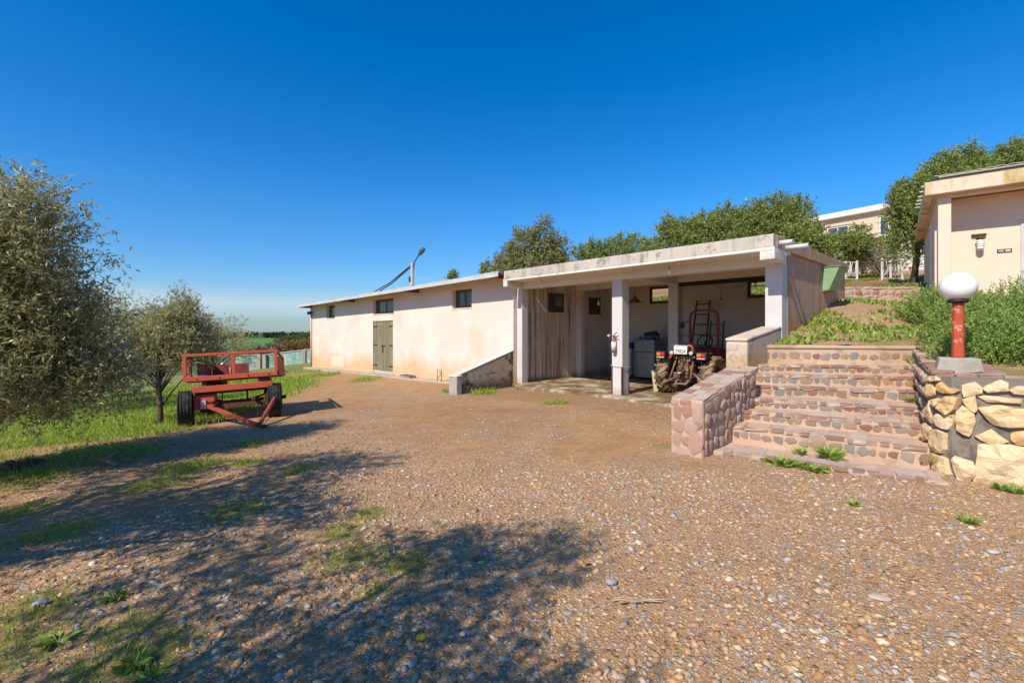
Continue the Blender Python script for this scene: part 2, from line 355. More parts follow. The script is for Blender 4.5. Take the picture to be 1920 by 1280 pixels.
# ------------------------------------------------------------------ shared materials
def plaster(name, c0, c1, stain=(.55, .27, .1), base_z=None, stain_h=.9, streak=None, streak_amt=.6, mould=None, rough=.9, patch=None, sf=9):
    """painted plaster with blotches, damp stains that rise from the base and vertical run marks"""
    t = MT(name); c = t.ramp(t.noise(.9, 7, .62), [(.3, c0), (.68, c1)])
    c = t.mix(t.ramp(t.noise(7, 6, .7), [(.52, 0), (.8, .35)]), c, tuple(x * .8 for x in c0))
    if base_z is not None:
        h = t.math('DIVIDE', t.math('SUBTRACT', t.xyz(2), base_z), stain_h)
        f = t.math('SUBTRACT', t.math('ADD', t.noise(1.1, 6, .65, t.co(scale=(1, 1, .6))), .25), h)
        c = t.mix(t.ramp(f, [(.08, 0), (.5, .75)]), c, stain)
    if streak:
        s_ = t.noise(1, 6, .7, t.co(scale=(sf, sf, .35))); c = t.mix(t.math('MULTIPLY', t.ramp(s_, [(.47, 0), (.62, 1)]), streak_amt), c, streak)
    if patch:   # a lighter repainted rectangle with ragged edges
        wob = t.math('MULTIPLY', t.noise(3, 5, .7), .35)
        fx = t.math('DIVIDE', t.math('ABSOLUTE', t.math('SUBTRACT', t.xyz(0), patch[0])), patch[2]); fz = t.math('DIVIDE', t.math('ABSOLUTE', t.math('SUBTRACT', t.xyz(2), patch[1])), patch[3])
        c = t.mix(t.ramp(t.math('ADD', t.math('MAXIMUM', fx, fz), wob), [(.9, .4), (1.05, 0)]), c, (.80, .74, .68))
        b_ = t.noise(.55, 5, .6); c = t.mix(t.ramp(b_, [(.54, 0), (.7, .6)]), c, (.70, .46, .30))
    if mould: 
        m = t.noise(3.2, 8, .7); c = t.mix(t.ramp(m, [(.53, 0), (.6, mould[1])]), c, mould[0])
    t.col(c).set(Roughness=rough); t.bump(t.math('ADD', t.noise(30, 6, .7), t.math('MULTIPLY', t.noise(5, 3), .6)), .35, .012); return t.m
PINK0, PINK1 = (.77, .635, .56), (.72, .56, .475)
M_PINK = plaster('barn_pink_plaster', PINK0, PINK1, (.66, .35, .13), base_z=-.35, stain_h=1.5, patch=(-15.35, .07, .95, .3))
M_WHITE = plaster('white_limewash', (.80, .76, .70), (.70, .66, .61), (.4, .33, .26), base_z=0, stain_h=.35)
M_FASCIA = plaster('fascia_white', (.74, .68, .61), (.64, .58, .5), mould=((.4, .33, .27), .5))
M_PARAPET = plaster('weathered_parapet', (.62, .53, .44), (.45, .40, .35), streak=(.2, .18, .16), streak_amt=.35, mould=((.17, .15, .14), .6))
M_STAINED = plaster('streaked_inner_wall', (.66, .59, .52), (.52, .44, .36), (.3, .25, .2), base_z=0, stain_h=.3, streak=(.16, .08, .022), streak_amt=.9)
M_INNER = plaster('dull_inner_wall', (.66, .6, .54), (.55, .5, .45), (.2, .17, .15), base_z=0, stain_h=.5)
M_ENDWALL = plaster('rust_streaked_plaster', (.60, .43, .32), (.50, .28, .15), (.58, .24, .06), base_z=1.2, stain_h=1.1, streak=(.30, .19, .13), streak_amt=.55, sf=4.5, mould=((.33, .27, .23), .5))
M_CONC = plaster('grey_concrete', (.42, .38, .33), (.32, .28, .24), mould=((.2, .18, .15), .4))
M_LEDGE = plaster('ledge_concrete', (.45, .38, .31), (.36, .29, .23))
M_BROWN = simple('brown_red_timber', (.24, .075, .045), (.13, .04, .03), 5)
M_GALV = simple('fibre_cement_sheet', (.55, .55, .53), (.42, .43, .43), 3, .7, .2)
M_DARK = simple('dark_steel', (.02, .02, .022), (.035, .03, .028), 9, .5, .1)
M_RUST = simple('rusty_steel', (.16, .065, .035), (.08, .04, .03), 25, .85, .4)
M_WOODG = None
def wood(name, c0, c1, axis=2, fine=18):
    t = MT(name); sc = [fine, fine, fine]; sc[axis] = .9
    n = t.noise(2.0, 8, .7, t.co(scale=tuple(sc))); c = t.ramp(n, [(.32, c1), (.55, c0), (.75, tuple(min(1, x * 1.25) for x in c0))])
    c = t.mix(t.ramp(t.objrand(), [(0, .0), (1, .3)]), c, c1)
    t.col(c).set(Roughness=.85); t.bump(n, .6, .006); return t.m
M_DOORW = wood('weathered_green_boards', (.27, .235, .145), (.11, .10, .055))
M_OLIVEP = simple('olive_paint_frame', (.15, .125, .055), (.09, .07, .03), 8)
def glass_mat():
    t = MT('window_glass'); t.col(t.ramp(t.noise(2, 3), [(.3, (.03, .045, .07)), (.7, (.07, .09, .12))])).set(Roughness=.08); t.b.inputs['Specular IOR Level'].default_value = .6; return t.m
M_GLASS = glass_mat()
def clear_glass():
    t = MT('clear_pane'); t.col((.9, .95, .9)).set(Roughness=.05)
    tr = t.n.new('ShaderNodeBsdfTransparent'); ms = t.n.new('ShaderNodeMixShader'); ms.inputs[0].default_value = .12
    t.l.new(tr.outputs[0], ms.inputs[1]); t.l.new(t.b.outputs[0], ms.inputs[2]); t.l.new(ms.outputs[0], t.n['Material Output'].inputs[0]); return t.m
M_CLEAR = clear_glass()

def window(parent, x0, x1, z0, z1, y, frame=M_OLIVEP, n=2, t=.05, depth=.06, glass=M_GLASS, name='window'):
    """frame with n casements and panes in a wall facing -y"""
    f = MB(); f.box(x0, x0 + t, y, y + depth, z0, z1).box(x1 - t, x1, y, y + depth, z0, z1).box(x0 + t, x1 - t, y, y + depth, z0, z0 + t).box(x0 + t, x1 - t, y, y + depth, z1 - t, z1)
    o = f.build(name, frame, parent, bevel=.004); wd = (x1 - x0 - 2 * t) / n
    for i in range(n):
        a, b = x0 + t + i * wd + .003, x0 + t + (i + 1) * wd - .003; c, d = z0 + t + .003, z1 - t - .003; s = .035
        m = MB(); m.box(a, a + s, y + .012, y + .045, c, d).box(b - s, b, y + .012, y + .045, c, d).box(a + s, b - s, y + .012, y + .045, c, c + s).box(a + s, b - s, y + .012, y + .045, d - s, d)
        m.build('casement', frame, o); MB().box(a + s, b - s, y + .024, y + .03, c + s, d - s).build('pane', glass, o)
    return o

# ------------------------------------------------------------------ long pink barn
g0 = (A0[0], A0[1], 0)
barn = thing('barn', 'long pink plastered barn with grey sheet roof and weathered double door', 'barn', g0, GROT)
WY = -.12; XL, XR = -18.66, -3.2
wins = [(-16.67, -15.65, 2.11, 2.73), (-11.70, -9.99, 2.185, 2.775), (-6.115, -5.095, 2.225, 2.82)]
door = (-11.73, -10.04, -.24, 1.9)
def eave(x): return 2.976 + (x + 3.07) * .01645
m = MB(); holed_wall(m, XL, XR, -.9, 2.66, WY, WY + .3, wins[:0] + [(a, b, c, 2.66) if d > 2.66 else (a, b, c, d) for a, b, c, d in wins] + [door])
hs2 = [(a, b, 2.66, d) for a, b, c, d in wins]
m2 = MB(); holed_wall(m2, XL, XR, 2.66, 3.3, WY, WY + .3, hs2)
# the upper strip follows the falling eave
m2.v = [(x, y, z if z < 3.2 else eave(x) + .2) for x, y, z in m2.v]
m.add(m2.v, m2.f); m.build('front_wall', M_PINK, barn)
m = MB(); m.prism([(XL, WY + .301), (XL + .3, WY + .301), (XL + .3, 5.7), (XL, 5.7)], -1.2, [eave(XL) + .18, eave(XL) + .18, eave(XL) + 1.0, eave(XL) + 1.0]); m.build('end_wall', M_PINK, barn)
m = MB(); m.prism([(XL, 5.701), (XR, 5.701), (XR, 6), (XL, 6)], -.5, [eave(XL) + 1.0, eave(XR) + 1.0, eave(XR) + 1.04, eave(XL) + 1.04]); m.build('back_wall', M_PINK, barn)
# corrugated roof sheets, each a piece of its own
n = 14; x = -18.9; wd = (18.9 - 3.13) / n
for i in range(n):
    a, b = x + i * wd + .002, x + (i + 1) * wd + .03; k = 14; vs = []; fs = []
    for j in range(k + 1):
        xx = a + (b - a) * j / k; zz = .018 * math.cos(j * math.pi) + (.012 if i % 2 else 0)
        for yy, up in ((-.76, 0), (6.3, 1.12)):
            z = eave(xx) + .09 + up + zz; vs += [(xx, yy, z), (xx, yy, z + .016)]
    for j in range(k):
        p, q = j * 4, j * 4 + 4; fs += [(p + 1, q + 1, q + 3, p + 3), (p, p + 2, q + 2, q), (p, q, q + 1, p + 1), (p + 2, p + 3, q + 3, q + 2)]
    MB().add(vs, fs).build('roof_sheet', M_GALV, barn)
m = MB(); m.prism([(-18.9, -.762), (-3.13, -.762), (-3.13, -.742), (-18.9, -.742)], [eave(-18.9) - .01, eave(-3.13) - .01] * 1 + [eave(-3.13) - .01, eave(-18.9) - .01], [eave(-18.9) + .1, eave(-3.13) + .1, eave(-3.13) + .1, eave(-18.9) + .1])
m.build('eave_board', M_GALV, barn, bevel=.004)
for x in (-18.75, -13.52, -8.19, -3.3):
    za = eave(x)
    m = MB(); m.hexa([(x - .06, -.735, za - .03), (x + .06, -.735, za - .03), (x + .06, .2, za - .03), (x - .06, .2, za - .03), (x - .06, -.735, za + .072), (x + .06, -.735, za + .072), (x + .06, .2, za + .2), (x - .06, .2, za + .2)])
    m.build('rafter', M_BROWN, barn, bevel=.006)
# purlin under the eave sheets
for yy, zz in ((-.6, .06), (-.25, .12)):
    m = MB(); m.prism([(-18.85, yy), (-3.2, yy), (-3.2, yy + .07), (-18.85, yy + .07)], [eave(-18.85) + zz + .01, eave(-3.2) + zz + .01] + [eave(-3.2) + zz + .01, eave(-18.85) + zz + .01], [eave(-18.85) + zz + .05, eave(-3.2) + zz + .05, eave(-3.2) + zz + .05, eave(-18.85) + zz + .05]); m.build('purlin', M_PINK, barn)
for i, (a, b, c, d) in enumerate(wins):
    window(barn, a, b, c, d, WY + .13, n=1 if i == 0 else 2)
    MB().box(a - .03, b + .03, WY - .02, WY + .12, c - .035, c - .001).build('sill', M_PINK, barn, bevel=.006)
# double door of six boards with straps
dx0, dx1, dz0, dz1 = door; bw = (dx1 - dx0) / 6
MB().box(dx0 - .0, dx1 + .0, WY + .03, WY + .2, dz0, dz0 + .14).build('threshold', M_WHITE, barn, bevel=.01)
rnd = random.Random(3)
for lf in range(2):
    o = MB().box(dx0 + lf * 3 * bw + .02, dx0 + (lf * 3 + 3) * bw - .02, WY + .075, WY + .1, dz0 + .15, dz1 - .02).build('door', M_DOORW, barn)
    for k in range(3):
        a = dx0 + (lf * 3 + k) * bw; j = rnd.uniform(-.004, .006)
        MB().box(a + .005, a + bw - .005, WY + .035 + j, WY + .073, dz0 + .145 + rnd.uniform(0, .02), dz1 - rnd.uniform(.0, .03)).build('board', M_DOORW, o, bevel=.004)
    for z in (.1, .92, 1.68):
        hx = dx0 + .0 if lf == 0 else dx1; s = 1 if lf == 0 else -1
        xa, xb = sorted((hx, hx + s * .34)); MB().box(xa, xb, WY + .02, WY + .033, z - .02, z + .02).build('strap_hinge', M_DARK, o)
MB().box(dx0 + 3 * bw - .14, dx0 + 3 * bw + .14, WY + .01, WY + .03, .88, .915).build('bolt', M_DARK, barn)
MB().box(dx0 + 3 * bw - .03, dx0 + 3 * bw + .0, WY + .0, WY + .03, .62, .86).build('padlock', M_DARK, barn)
# rain pipe, ledge, patch of lighter paint
m = MB(); m.tube([(-18.62, WY - .05, eave(-18.6)), (-18.62, WY - .05, -.4)], .035, 8); m.build('rain_pipe', M_PINK, barn, True)
m = MB(); m.prism([(-18.5, -.62), (-4.4, -.62), (-4.4, WY - .001), (-18.5, WY - .001)], [-.9, -.5, -.5, -.9], [-.37, -.1, -.09, -.36]); m.build('pavement_ledge', M_LEDGE, barn, bevel=.02)
m = MB(); m.box(-18.7, -18.45, -.35, -.2, 2.35, 2.5).tube([(-18.6, -.12, 2.5), (-18.6, -.28, 2.42)], .02, 6); m.build('spotlight', M_DARK, barn, bevel=.01)

# ------------------------------------------------------------------ garage shed
gar = thing('garage', 'open garage shed with white columns and weathered flat concrete roof', 'garage', g0, GROT)
CE = 2.97
def box_part(nm, mat, x0, x1, y0, y1, z0, z1, bev=.008, par=None): return MB().box(x0, x1, y0, y1, z0, z1).build(nm, mat, par or gar, bevel=bev)
M_COL = plaster('column_limewash', (.63, .595, .565), (.56, .525, .49), (.42, .36, .3), base_z=0, stain_h=.4)
colA = box_part('column', M_COL, 0, .28, 0, .28, -.1, 2.665, .012)
box_part('column', M_COL, -3.19, -2.98, 0, .23, -.2, 2.665, .012)
box_part('column', M_COL, -3.19, -2.98, 2.59, 2.81, -.1, 2.78, .012)
box_part('column', M_COL, 0, .28, 2.59, 2.87, -.1, 2.78, .012)
box_part('column', M_COL, 3.28, 3.557, 0, .3, -.1, 2.69, .012)
box_part('beam', M_WHITE, -3.19, 3.55, 0.002, .28, 2.666, CE - .06)
box_part('beam', M_WHITE, -3.18, 3.29, 2.592, 2.81, 2.781, CE - .002)
box_part('beam', M_WHITE, .02, .26, .281, 2.591, 2.73, CE - .004)
box_part('black_bar', M_DARK, .28, 3.29, 2.66, 2.78, 2.68, 2.778, 0)  # black bar running just below the second-row beam
# roof slab with overhang
box_part('roof_slab', M_WHITE, -3.45, 3.61, .281, 4.5, CE, CE + .07, 0)
box_part('roof_overhang', M_WHITE, -3.07, 3.61, -.585, .28, 2.845, CE + .07, 0)
box_part('fascia_band', M_FASCIA, -3.09, 3.632, -.61, -.586, 2.84, 2.893, .006)
box_part('parapet', M_PARAPET, -3.075, 3.61, -.6, -.42, 2.894, 3.112, .012)
box_part('parapet', M_ENDWALL, 3.43, 3.617, -.419, 4.52, 2.895, 3.11, .01)
box_part('overhang_beam', M_FASCIA, 3.40, 3.633, -.61, -.001, 2.69, 2.839, .012)
box_part('overhang_beam', M_FASCIA, -3.09, -2.93, -.61, -.001, 2.69, 2.839, .012)
# end wall, inner walls
box_part('end_wall', M_ENDWALL, 3.31, 3.562, .301, 4.52, -.3, 2.894, .006)
box_part('end_wall_lining', M_INNER, 3.285, 3.309, .302, 4.34, -.1, 2.78, 0)
def yz_wall(nm, mat, xa, xb, y0, y1, z0, z1, holes):
    m = MB(); holed_wall(m, y0, y1, z0, z1, 0, xb - xa, holes); m.v = [(xb - q, p, r) for p, q, r in m.v]; return m.build(nm, mat, gar)
sw = [(1.31, 2.09, 2.06, 2.66), (3.27, 4.0, 2.04, 2.62)]
yz_wall('side_wall', M_STAINED, -3.42, -3.192, .12, 2.589, -.3, CE, sw[:1]); yz_wall('side_wall', M_INNER, -3.42, -3.192, 2.59, 4.5, -.3, CE, sw[1:])
for a, b, c, d in sw:
    r = bpy.data.objects.new('window', None); COL.objects.link(r); r.parent = gar; r.matrix_local = Matrix.Translation((-3.19, 0, 0)) @ Matrix.Rotation(R(90), 4, 'Z')
    m = MB(); m.box(a, a + .05, .06, .12, c, d).box(b - .05, b, .06, .12, c, d).box(a + .05, b - .05, .06, .12, c, c + .05).box(a + .05, b - .05, .06, .12, d - .05, d).box((a + b) / 2 - .025, (a + b) / 2 + .025, .065, .115, c + .05, d - .05); m.build('frame', M_OLIVEP, r)
    MB().box(a + .05, (a + b) / 2 - .026, .08, .09, c + .05, d - .05).build('pane', M_GLASS, r); MB().box((a + b) / 2 + .026, b - .05, .08, .09, c + .05, d - .05).build('pane', M_GLASS, r)
bw_ = [(-1.6, -.75, 2.36, 2.90), (1.38, 2.25, 2.39, 2.88)]
m = MB(); holed_wall(m, -3.19, 3.3, -.3, CE - .001, 4.35, 4.52, bw_); m.build('back_wall', M_INNER, gar)
M_FRB = simple('brown_window_frame', (.13, .07, .03), (.08, .04, .02), 8)
for a, b, c, d in bw_: window(gar, a + .002, b - .002, c + .002, d - .002, 4.36, M_FRB, 1, .04, glass=M_CLEAR)
# floor: wet, muddy concrete
t = MT('muddy_wet_concrete'); n1 = t.noise(1.6, 8, .7, t.co(scale=(1, 1, 1))); c = t.ramp(n1, [(.36, (.13, .075, .03)), (.5, (.24, .16, .085)), (.6, (.46, .39, .28))])
t.col(c).set(Roughness=t.ramp(n1, [(.35, .35), (.6, .9)])); t.bump(t.noise(14, 5), .2, .006); M_FLOOR = t.m
m = MB(); m.prism([(-3.3, -.1), (-2.6, -.55), (-1.6, -.42), (-.6, -.3), (.3, -.36), (1.2, -.5), (2.4, -.42), (3.27, -.4), (3.27, 4.34), (-3.19, 4.34), (-3.19, .12)], -.25, .035); m.build('floor_slab', M_FLOOR, gar, bevel=.015)
# rusty corner guards and wire round the middle column
for x, y in ((-.008, -.008), (.288, -.008), (.288, .288), (-.008, .288)):
    sx = 1 if x < .1 else -1; sy = 1 if y < .1 else -1
    m = MB(); xa, xb = sorted((x, x + sx * .035)); ya, yb = sorted((y, y + sy * .007)); m.box(xa, xb, ya, yb, .036, .69); xa, xb = sorted((x, x + sx * .007)); ya, yb = sorted((y + sy * .0071, y + sy * .035)); m.box(xa, xb, ya, yb, .036, .69); m.build('corner_guard', M_RUST, gar)
m = MB(); m.tube([(-.03, -.03, .70), (-.012, -.014, .70), (.15, -.016, .675), (.292, -.014, .685), (.296, .15, .67), (.30, .30, .66)], .006, 6); m.build('wire_tie', M_GALV, gar)
M_PIPEW = simple('grey_plastic_pipe', (.6, .6, .57), (.5, .5, .48), 4, .5, .05)
for y, z, L in ((-.32, 2.985, .22), (.02, 2.945, .36)):
    m = MB(); prof = [(.03, 0), (.042, 0), (.042, L), (.034, L), (.034, .02)]; m.lathe(prof, 14, 'x'); m.build('drain_pipe', M_PIPEW, gar, True, loc=(3.6, y, z))
# green hopper on the end wall
hp = thing('hopper', 'pale green sheet metal hopper fixed to the end wall of the garage', 'hopper', g0, GROT)
M_GRN = simple('pale_green_paint', (.30, .42, .23), (.22, .33, .18), 4, .6, .1)
m = MB(); m.hexa([(3.564, 2.55, 2.34), (3.68, 2.55, 2.36), (3.68, 3.15, 2.36), (3.564, 3.15, 2.34), (3.564, 2.5, 2.84), (3.88, 2.5, 2.84), (3.88, 3.2, 2.84), (3.564, 3.2, 2.84)]); m.build('body', M_GRN, hp, bevel=.006)
MB().box(3.566, 3.9, 2.48, 3.22, 2.841, 2.852).build('rim', M_GRN, hp)
# ramp wall in front of the barn
rw = thing('ramp_wall', 'low sloping wall with black mould beside the garage opening', 'wall', g0, GROT)
M_MOULD = plaster('mouldy_plaster', (.52, .44, .34), (.42, .3, .2), (.025, .024, .022), base_z=-.15, stain_h=.62, mould=((.05, .045, .04), .9))
m = MB(); xa, xb = -3.5, -3.2
m.hexa([(xa, -2.05, -.6), (xb, -2.05, -.6), (xb, -.125, -.6), (xa, -.125, -.6), (xa, -2.05, .36), (xb, -2.05, .36), (xb, -.125, .93), (xa, -.125, .93)]); m.build('wall_body', M_MOULD, rw, bevel=.012)
m = MB(); m.hexa([(xa - .012, -2.0, .375), (xb + .006, -2.0, .375), (xb + .006, -.13, .932), (xa - .012, -.13, .932), (xa - .012, -2.0, .4), (xb + .006, -2.0, .4), (xb + .006, -.13, .957), (xa - .012, -.13, .957)]); m.build('coping', M_PINK, rw, bevel=.006)
MB().box(xa - .02, xb + .02, -2.09, -1.93, -.6, .34).build('pier', M_CONC, rw, bevel=.015)
MB().box(xa - .03, xb + .03, -2.1, -1.92, .341, .372).build('pier_cap', M_WHITE, rw, bevel=.008)
# ------------------------------------------------------------------ stone work
def outline(rng, n=9, jit=.16, box=.0):
    o = []
    for k in range(n):
        t = 2 * math.pi * (k + rng.uniform(-.38, .38)) / n; r = 1 + rng.uniform(-jit, jit); c, s = math.cos(t), math.sin(t)
        if box: q = max(abs(c), abs(s)); r *= (1 - box) + box / q
        o.append((c * r * .5, s * r * .5))
    return o
def dome(pts, h, rng, sink=.03, inset=.74, rough=.12, mid=0):
    """stone with an irregular outline in local xy, bulging to +z: rim ring, shoulder ring, crown ring, centre"""
    n = len(pts); cx = sum(p[0] for p in pts) / n; cy = sum(p[1] for p in pts) / n; vs = []
    RG = [(1, -sink), (1, h * .45), (inset, h)] + ([(mid, h * 1.12)] if mid else [])
    for sc, z in RG:
        for p in pts:
            j = 1 + rng.uniform(-.03, .03) * (1 if sc > .6 else 5); vs.append((cx + (p[0] - cx) * sc * j, cy + (p[1] - cy) * sc * j, z * (1 + rng.uniform(-rough, rough) * (z > 0))))
    vs.append((cx, cy, h * (1 + rng.uniform(-rough, rough))))
    fs = []
    nr = len(RG)
    for r in range(nr - 1):
        for k in range(n): fs.append((r * n + k, r * n + (k + 1) % n, (r + 1) * n + (k + 1) % n, (r + 1) * n + k))
    for k in range(n): fs.append(((nr - 1) * n + k, (nr - 1) * n + (k + 1) % n, nr * n))
    return vs, fs
def stonemat(name, cols, scale=5, bs=.7, strata=False):
    t = MT(name); k = len(cols); base = t.ramp(t.objrand(), [(i / (k - 1), c) for i, c in enumerate(cols)])
    n = t.noise(scale, 8, .7); c = t.mix(t.ramp(n, [(.35, 0), (.7, .55)]), base, t.mix(.5, base, (.55, .42, .3)))
    c = t.mix(t.ramp(t.noise(scale * 3, 6, .7), [(.55, 0), (.75, .2)]), c, tuple(.45 * x for x in cols[0]))
    if strata:
        s_ = t.noise(1.6, 8, .7, t.co(scale=(2.5, 9, 4)), 1.2); c = t.mix(t.ramp(s_, [(.33, .55), (.44, 0)]), c, (.52, .26, .08)); c = t.mix(t.ramp(s_, [(.5, 0), (.66, .75)]), c, (.84, .68, .42))
        t.col(c).set(Roughness=.92); t.bump(t.math('ADD', t.math('MULTIPLY', s_, 1.5), t.noise(22, 8, .75)), .8, .014); return t.m
    t.col(c).set(Roughness=.9); t.bump(t.math('ADD', t.noise(scale * 2, 8, .75), t.math('MULTIPLY', t.voro(scale * 3), .4)), bs, .03); return t.m
M_RISER = stonemat('riser_stones', [(.52, .28, .18), (.38, .37, .37), (.60, .38, .26), (.44, .42, .41), (.64, .46, .30), (.44, .2, .13), (.60, .46, .35), (.62, .37, .2)], 9, .9)
M_SLAB = stonemat('pale_tread_slabs', [(.52, .35, .26), (.60, .44, .33), (.50, .42, .37), (.62, .48, .36), (.54, .37, .29), (.60, .47, .37)], 9, .6)
M_NOSE = stonemat('red_nosing_bricks', [(.34, .15, .105), (.42, .23, .165), (.34, .21, .175), (.45, .18, .11), (.42, .28, .22), (.52, .36, .26)], 9, .6)
M_OCHRE = stonemat('ochre_wall_stones', [(.70, .47, .22), (.74, .54, .30), (.68, .40, .16), (.74, .58, .37), (.70, .5, .27)], 4, 1.0, True)
M_REDST = stonemat('purple_red_stones', [(.44, .22, .16), (.53, .32, .24), (.58, .42, .33), (.48, .27, .2)], 6, .7)
M_MORTY = plaster('yellow_mortar', (.57, .41, .285), (.46, .31, .205), mould=((.34, .22, .15), .6))
M_MORTG = plaster('grey_mortar', (.25, .215, .18), (.17, .145, .12), mould=((.09, .08, .07), .7))
M_MORTP = plaster('pink_mortar', (.54, .385, .295), (.46, .31, .235), mould=((.3, .2, .15), .5))
def frame_m(o, ex, ez):
    """matrix with x=ex, z=ez (normal)"""
    ex = Vector(ex).normalized(); ez = Vector(ez).normalized(); ey = ez.cross(ex).normalized(); ex = ey.cross(ez)
    M = Matrix((ex, ey, ez)).transposed().to_4x4(); M.translation = o; return M
rg = random.Random(11)
STV = []
for i in range(9):
    me = bpy.data.meshes.new('stone'); v, f = dome(outline(rg, 8, .2, .55), .14, rg, .25, .84, .3); me.from_pydata(v, [], f); me.materials.append(M_RISER); me.polygons.foreach_set('use_smooth', [True] * len(f)); STV.append(me)
def variants(mat): 
    o = []
    for me in STV: q = me.copy(); q.materials.clear(); q.materials.append(mat); o.append(q)
    return o
STV_RED, STV_SLAB, STV_OCH = variants(M_REDST), variants(M_SLAB), variants(M_OCHRE)
def put_stone(parent, mesh, M, sx, sy, sz, name='stone'):
    o = bpy.data.objects.new(name, mesh); COL.objects.link(o); o.parent = parent; o.matrix_local = M @ Matrix.Diagonal((sx, sy, sz, 1)); return o
BOXV = []
for i in range(7):
    me = bpy.data.meshes.new('slab'); j = lambda a: a + rg.uniform(-.06, .06); b = bmesh.new()
    vs = [b.verts.new((j(x), j(y), z)) for z in (-1, -.25) for x, y in ((-.5, -.5), (.5, -.5), (.5, .5), (-.5, .5))] + [b.verts.new((j(x) * .96, j(y) * .96, rg.uniform(-.12, .0))) for x, y in ((-.5, -.5), (.5, -.5), (.5, .5), (-.5, .5))]
    for r in (0, 4):
        for k in range(4): b.faces.new((vs[r + k], vs[r + (k + 1) % 4], vs[r + 4 + (k + 1) % 4], vs[r + 4 + k]))
    b.faces.new(vs[3::-1]); b.faces.new(vs[8:12]); b.to_mesh(me); b.free(); me.materials.append(M_SLAB); BOXV.append(me)
NOSV = []
for me in BOXV: q = me.copy(); q.materials.clear(); q.materials.append(M_NOSE); NOSV.append(q)

# staircase: eight fanned steps
Yl = [5.85, 6.2, 6.45, 6.7, 6.95, 7.2, 7.4, 7.7]; Pl = [1291, 1344.3, 1361.9, 1376.8, 1391.7, 1402.5, 1416, 1427]
SZ = [.06, .287, .428, .554, .702, .853, .985, 1.232]
SL = [Vector(((p - 960) / FPX * y, y, 0)) for p, y in zip(Pl, Yl)]
SR = [Vector(q) for q in ((4.2, 4.45, 0), (4.36, 4.84, 0), (4.72, 5.28, 0), (5.08, 5.74, 0), (5.53, 6.3, 0), (5.75, 6.6, 0), (6.02, 6.93, 0), (6.28, 7.22, 0))]
stair = thing('staircase', 'fanned flight of stone steps with yellow mortar between garage and lamp wall', 'staircase', (3.2, 5.6, 0))
off = -Vector(stair.location)
for k in range(8):
    l, r = SL[k].copy(), SR[k].copy(); d = (r - l).normalized(); nrm = Vector((d.y, -d.x, 0))   # points to the camera side
    l -= d * (.1 if k else 0); z = SZ[k]; zl = SZ[k - 1] if k else -.05
    if k < 7: bl, br = SL[k + 1] - (SR[k + 1] - SL[k + 1]).normalized() * .1, SR[k + 1].copy()
    else: bl, br = l - nrm * .4, r - nrm * .4
    mb = MB(); bl2, br2 = bl - nrm * .12, br - nrm * .12
    mb.prism([l.xy, r.xy, br2.xy, bl2.xy], zl - .15, z - .022)
    st = mb.build('step', M_MORTY, stair, bevel=.012, loc=off)
    L = (r - l).length
    if k == 7:
        MB().prism([(l + nrm * .02).xy, (r + nrm * .02).xy, (r - nrm * .3).xy, (l - nrm * .3).xy], z - .021, z + .03).build('landing_slab', M_MORTY, st, bevel=.012)
    # tread slabs whose front edges make the nosing
    x = .02
    if k < 7:
        while x < L - .06:
            wd = rg.uniform(.10, .30); wd = min(wd, L - x); q = (x + wd / 2) / L
            back = (bl + (br - bl) * q); front = l + d * (x + wd / 2); dep = max(.1, (back - front).dot(-nrm))
            rows = 1 if dep < .42 else 2
            for rr in range(rows):
                dd = dep / rows * rg.uniform(.85, .98); c = front - nrm * (dep / rows * rr + dd / 2 - .004) ; c.z = z - .014 + rg.uniform(-.005, .004)
                if rg.random() < .9: put_stone(st, BOXV[rg.randrange(7)], frame_m(c, d, (0, 0, 1)), wd - .018, dd, .05 if k else .07, 'slab')
            x += wd + rg.uniform(.004, .02)
    x = rg.uniform(0, .2)
    while k < 7 and x < L - .1:
        wd = rg.uniform(.05, .2); c = l + d * (x + wd / 2) - nrm * rg.uniform(.022, .034); c.z = z - rg.uniform(.006, .016)
        put_stone(st, NOSV[rg.randrange(7)], frame_m(c, d, (0, 0, 1)), wd, .085, .038, 'nosing_brick'); x += wd + rg.choice((.012, .03, .08, .16))
    # rounded stones in the riser
    x = .05; h = z - zl
    while k and x < L - .05:
        hh = min(.115, (h - .04)) * rg.uniform(.62, 1.05); wd = hh * rg.uniform(.85, 1.7)
        c = l + d * (x + wd / 2) + nrm * .0; c.z = zl + .012 + (h - .06) / 2 + rg.uniform(-.012, .008)
        put_stone(st, STV[rg.randrange(9)], frame_m(c, d, nrm) @ Matrix.Rotation(rg.uniform(-.15, .15), 4, 'Z'), wd, hh, rg.uniform(.02, .06))
        x += wd + rg.uniform(-.008, .022)

# stone wall on the left of the steps (lower, sloping) and rendered upper pier wall
sw1 = thing('stair_wall', 'low reddish stone wall sloping up along the left of the steps', 'wall', (1.98, 5.8, 0), GROT)
W_, L_ = .41, 1.72
mb = MB(); mb.hexa([(0, 0, -.2), (W_, 0, -.2), (W_, L_, -.2), (0, L_, -.2), (0, 0, .665), (W_, 0, .665), (W_, L_, .955), (0, L_, .955)]); mb.build('wall_body', M_MORTP, sw1, bevel=.03)
for (x, z, a, b) in ((.09, .5, .1, .16), (.22, .53, .13, .15), (.34, .5, .1, .22), (.1, .33, .15, .13), (.27, .32, .17, .13), (.09, .16, .1, .17), (.2, .16, .1, .1), (.32, .15, .17, .24), (.15, .03, .2, .1), (.05, .62, .09, .06), (.2, .63, .14, .06), (.36, .37, .08, .1)):
    put_stone(sw1, STV_RED[rg.randrange(9)], frame_m(Vector((x, -.004, z)), (1, 0, 0), (0, -1, 0)), a * 1.12, b * 1.12, .04)
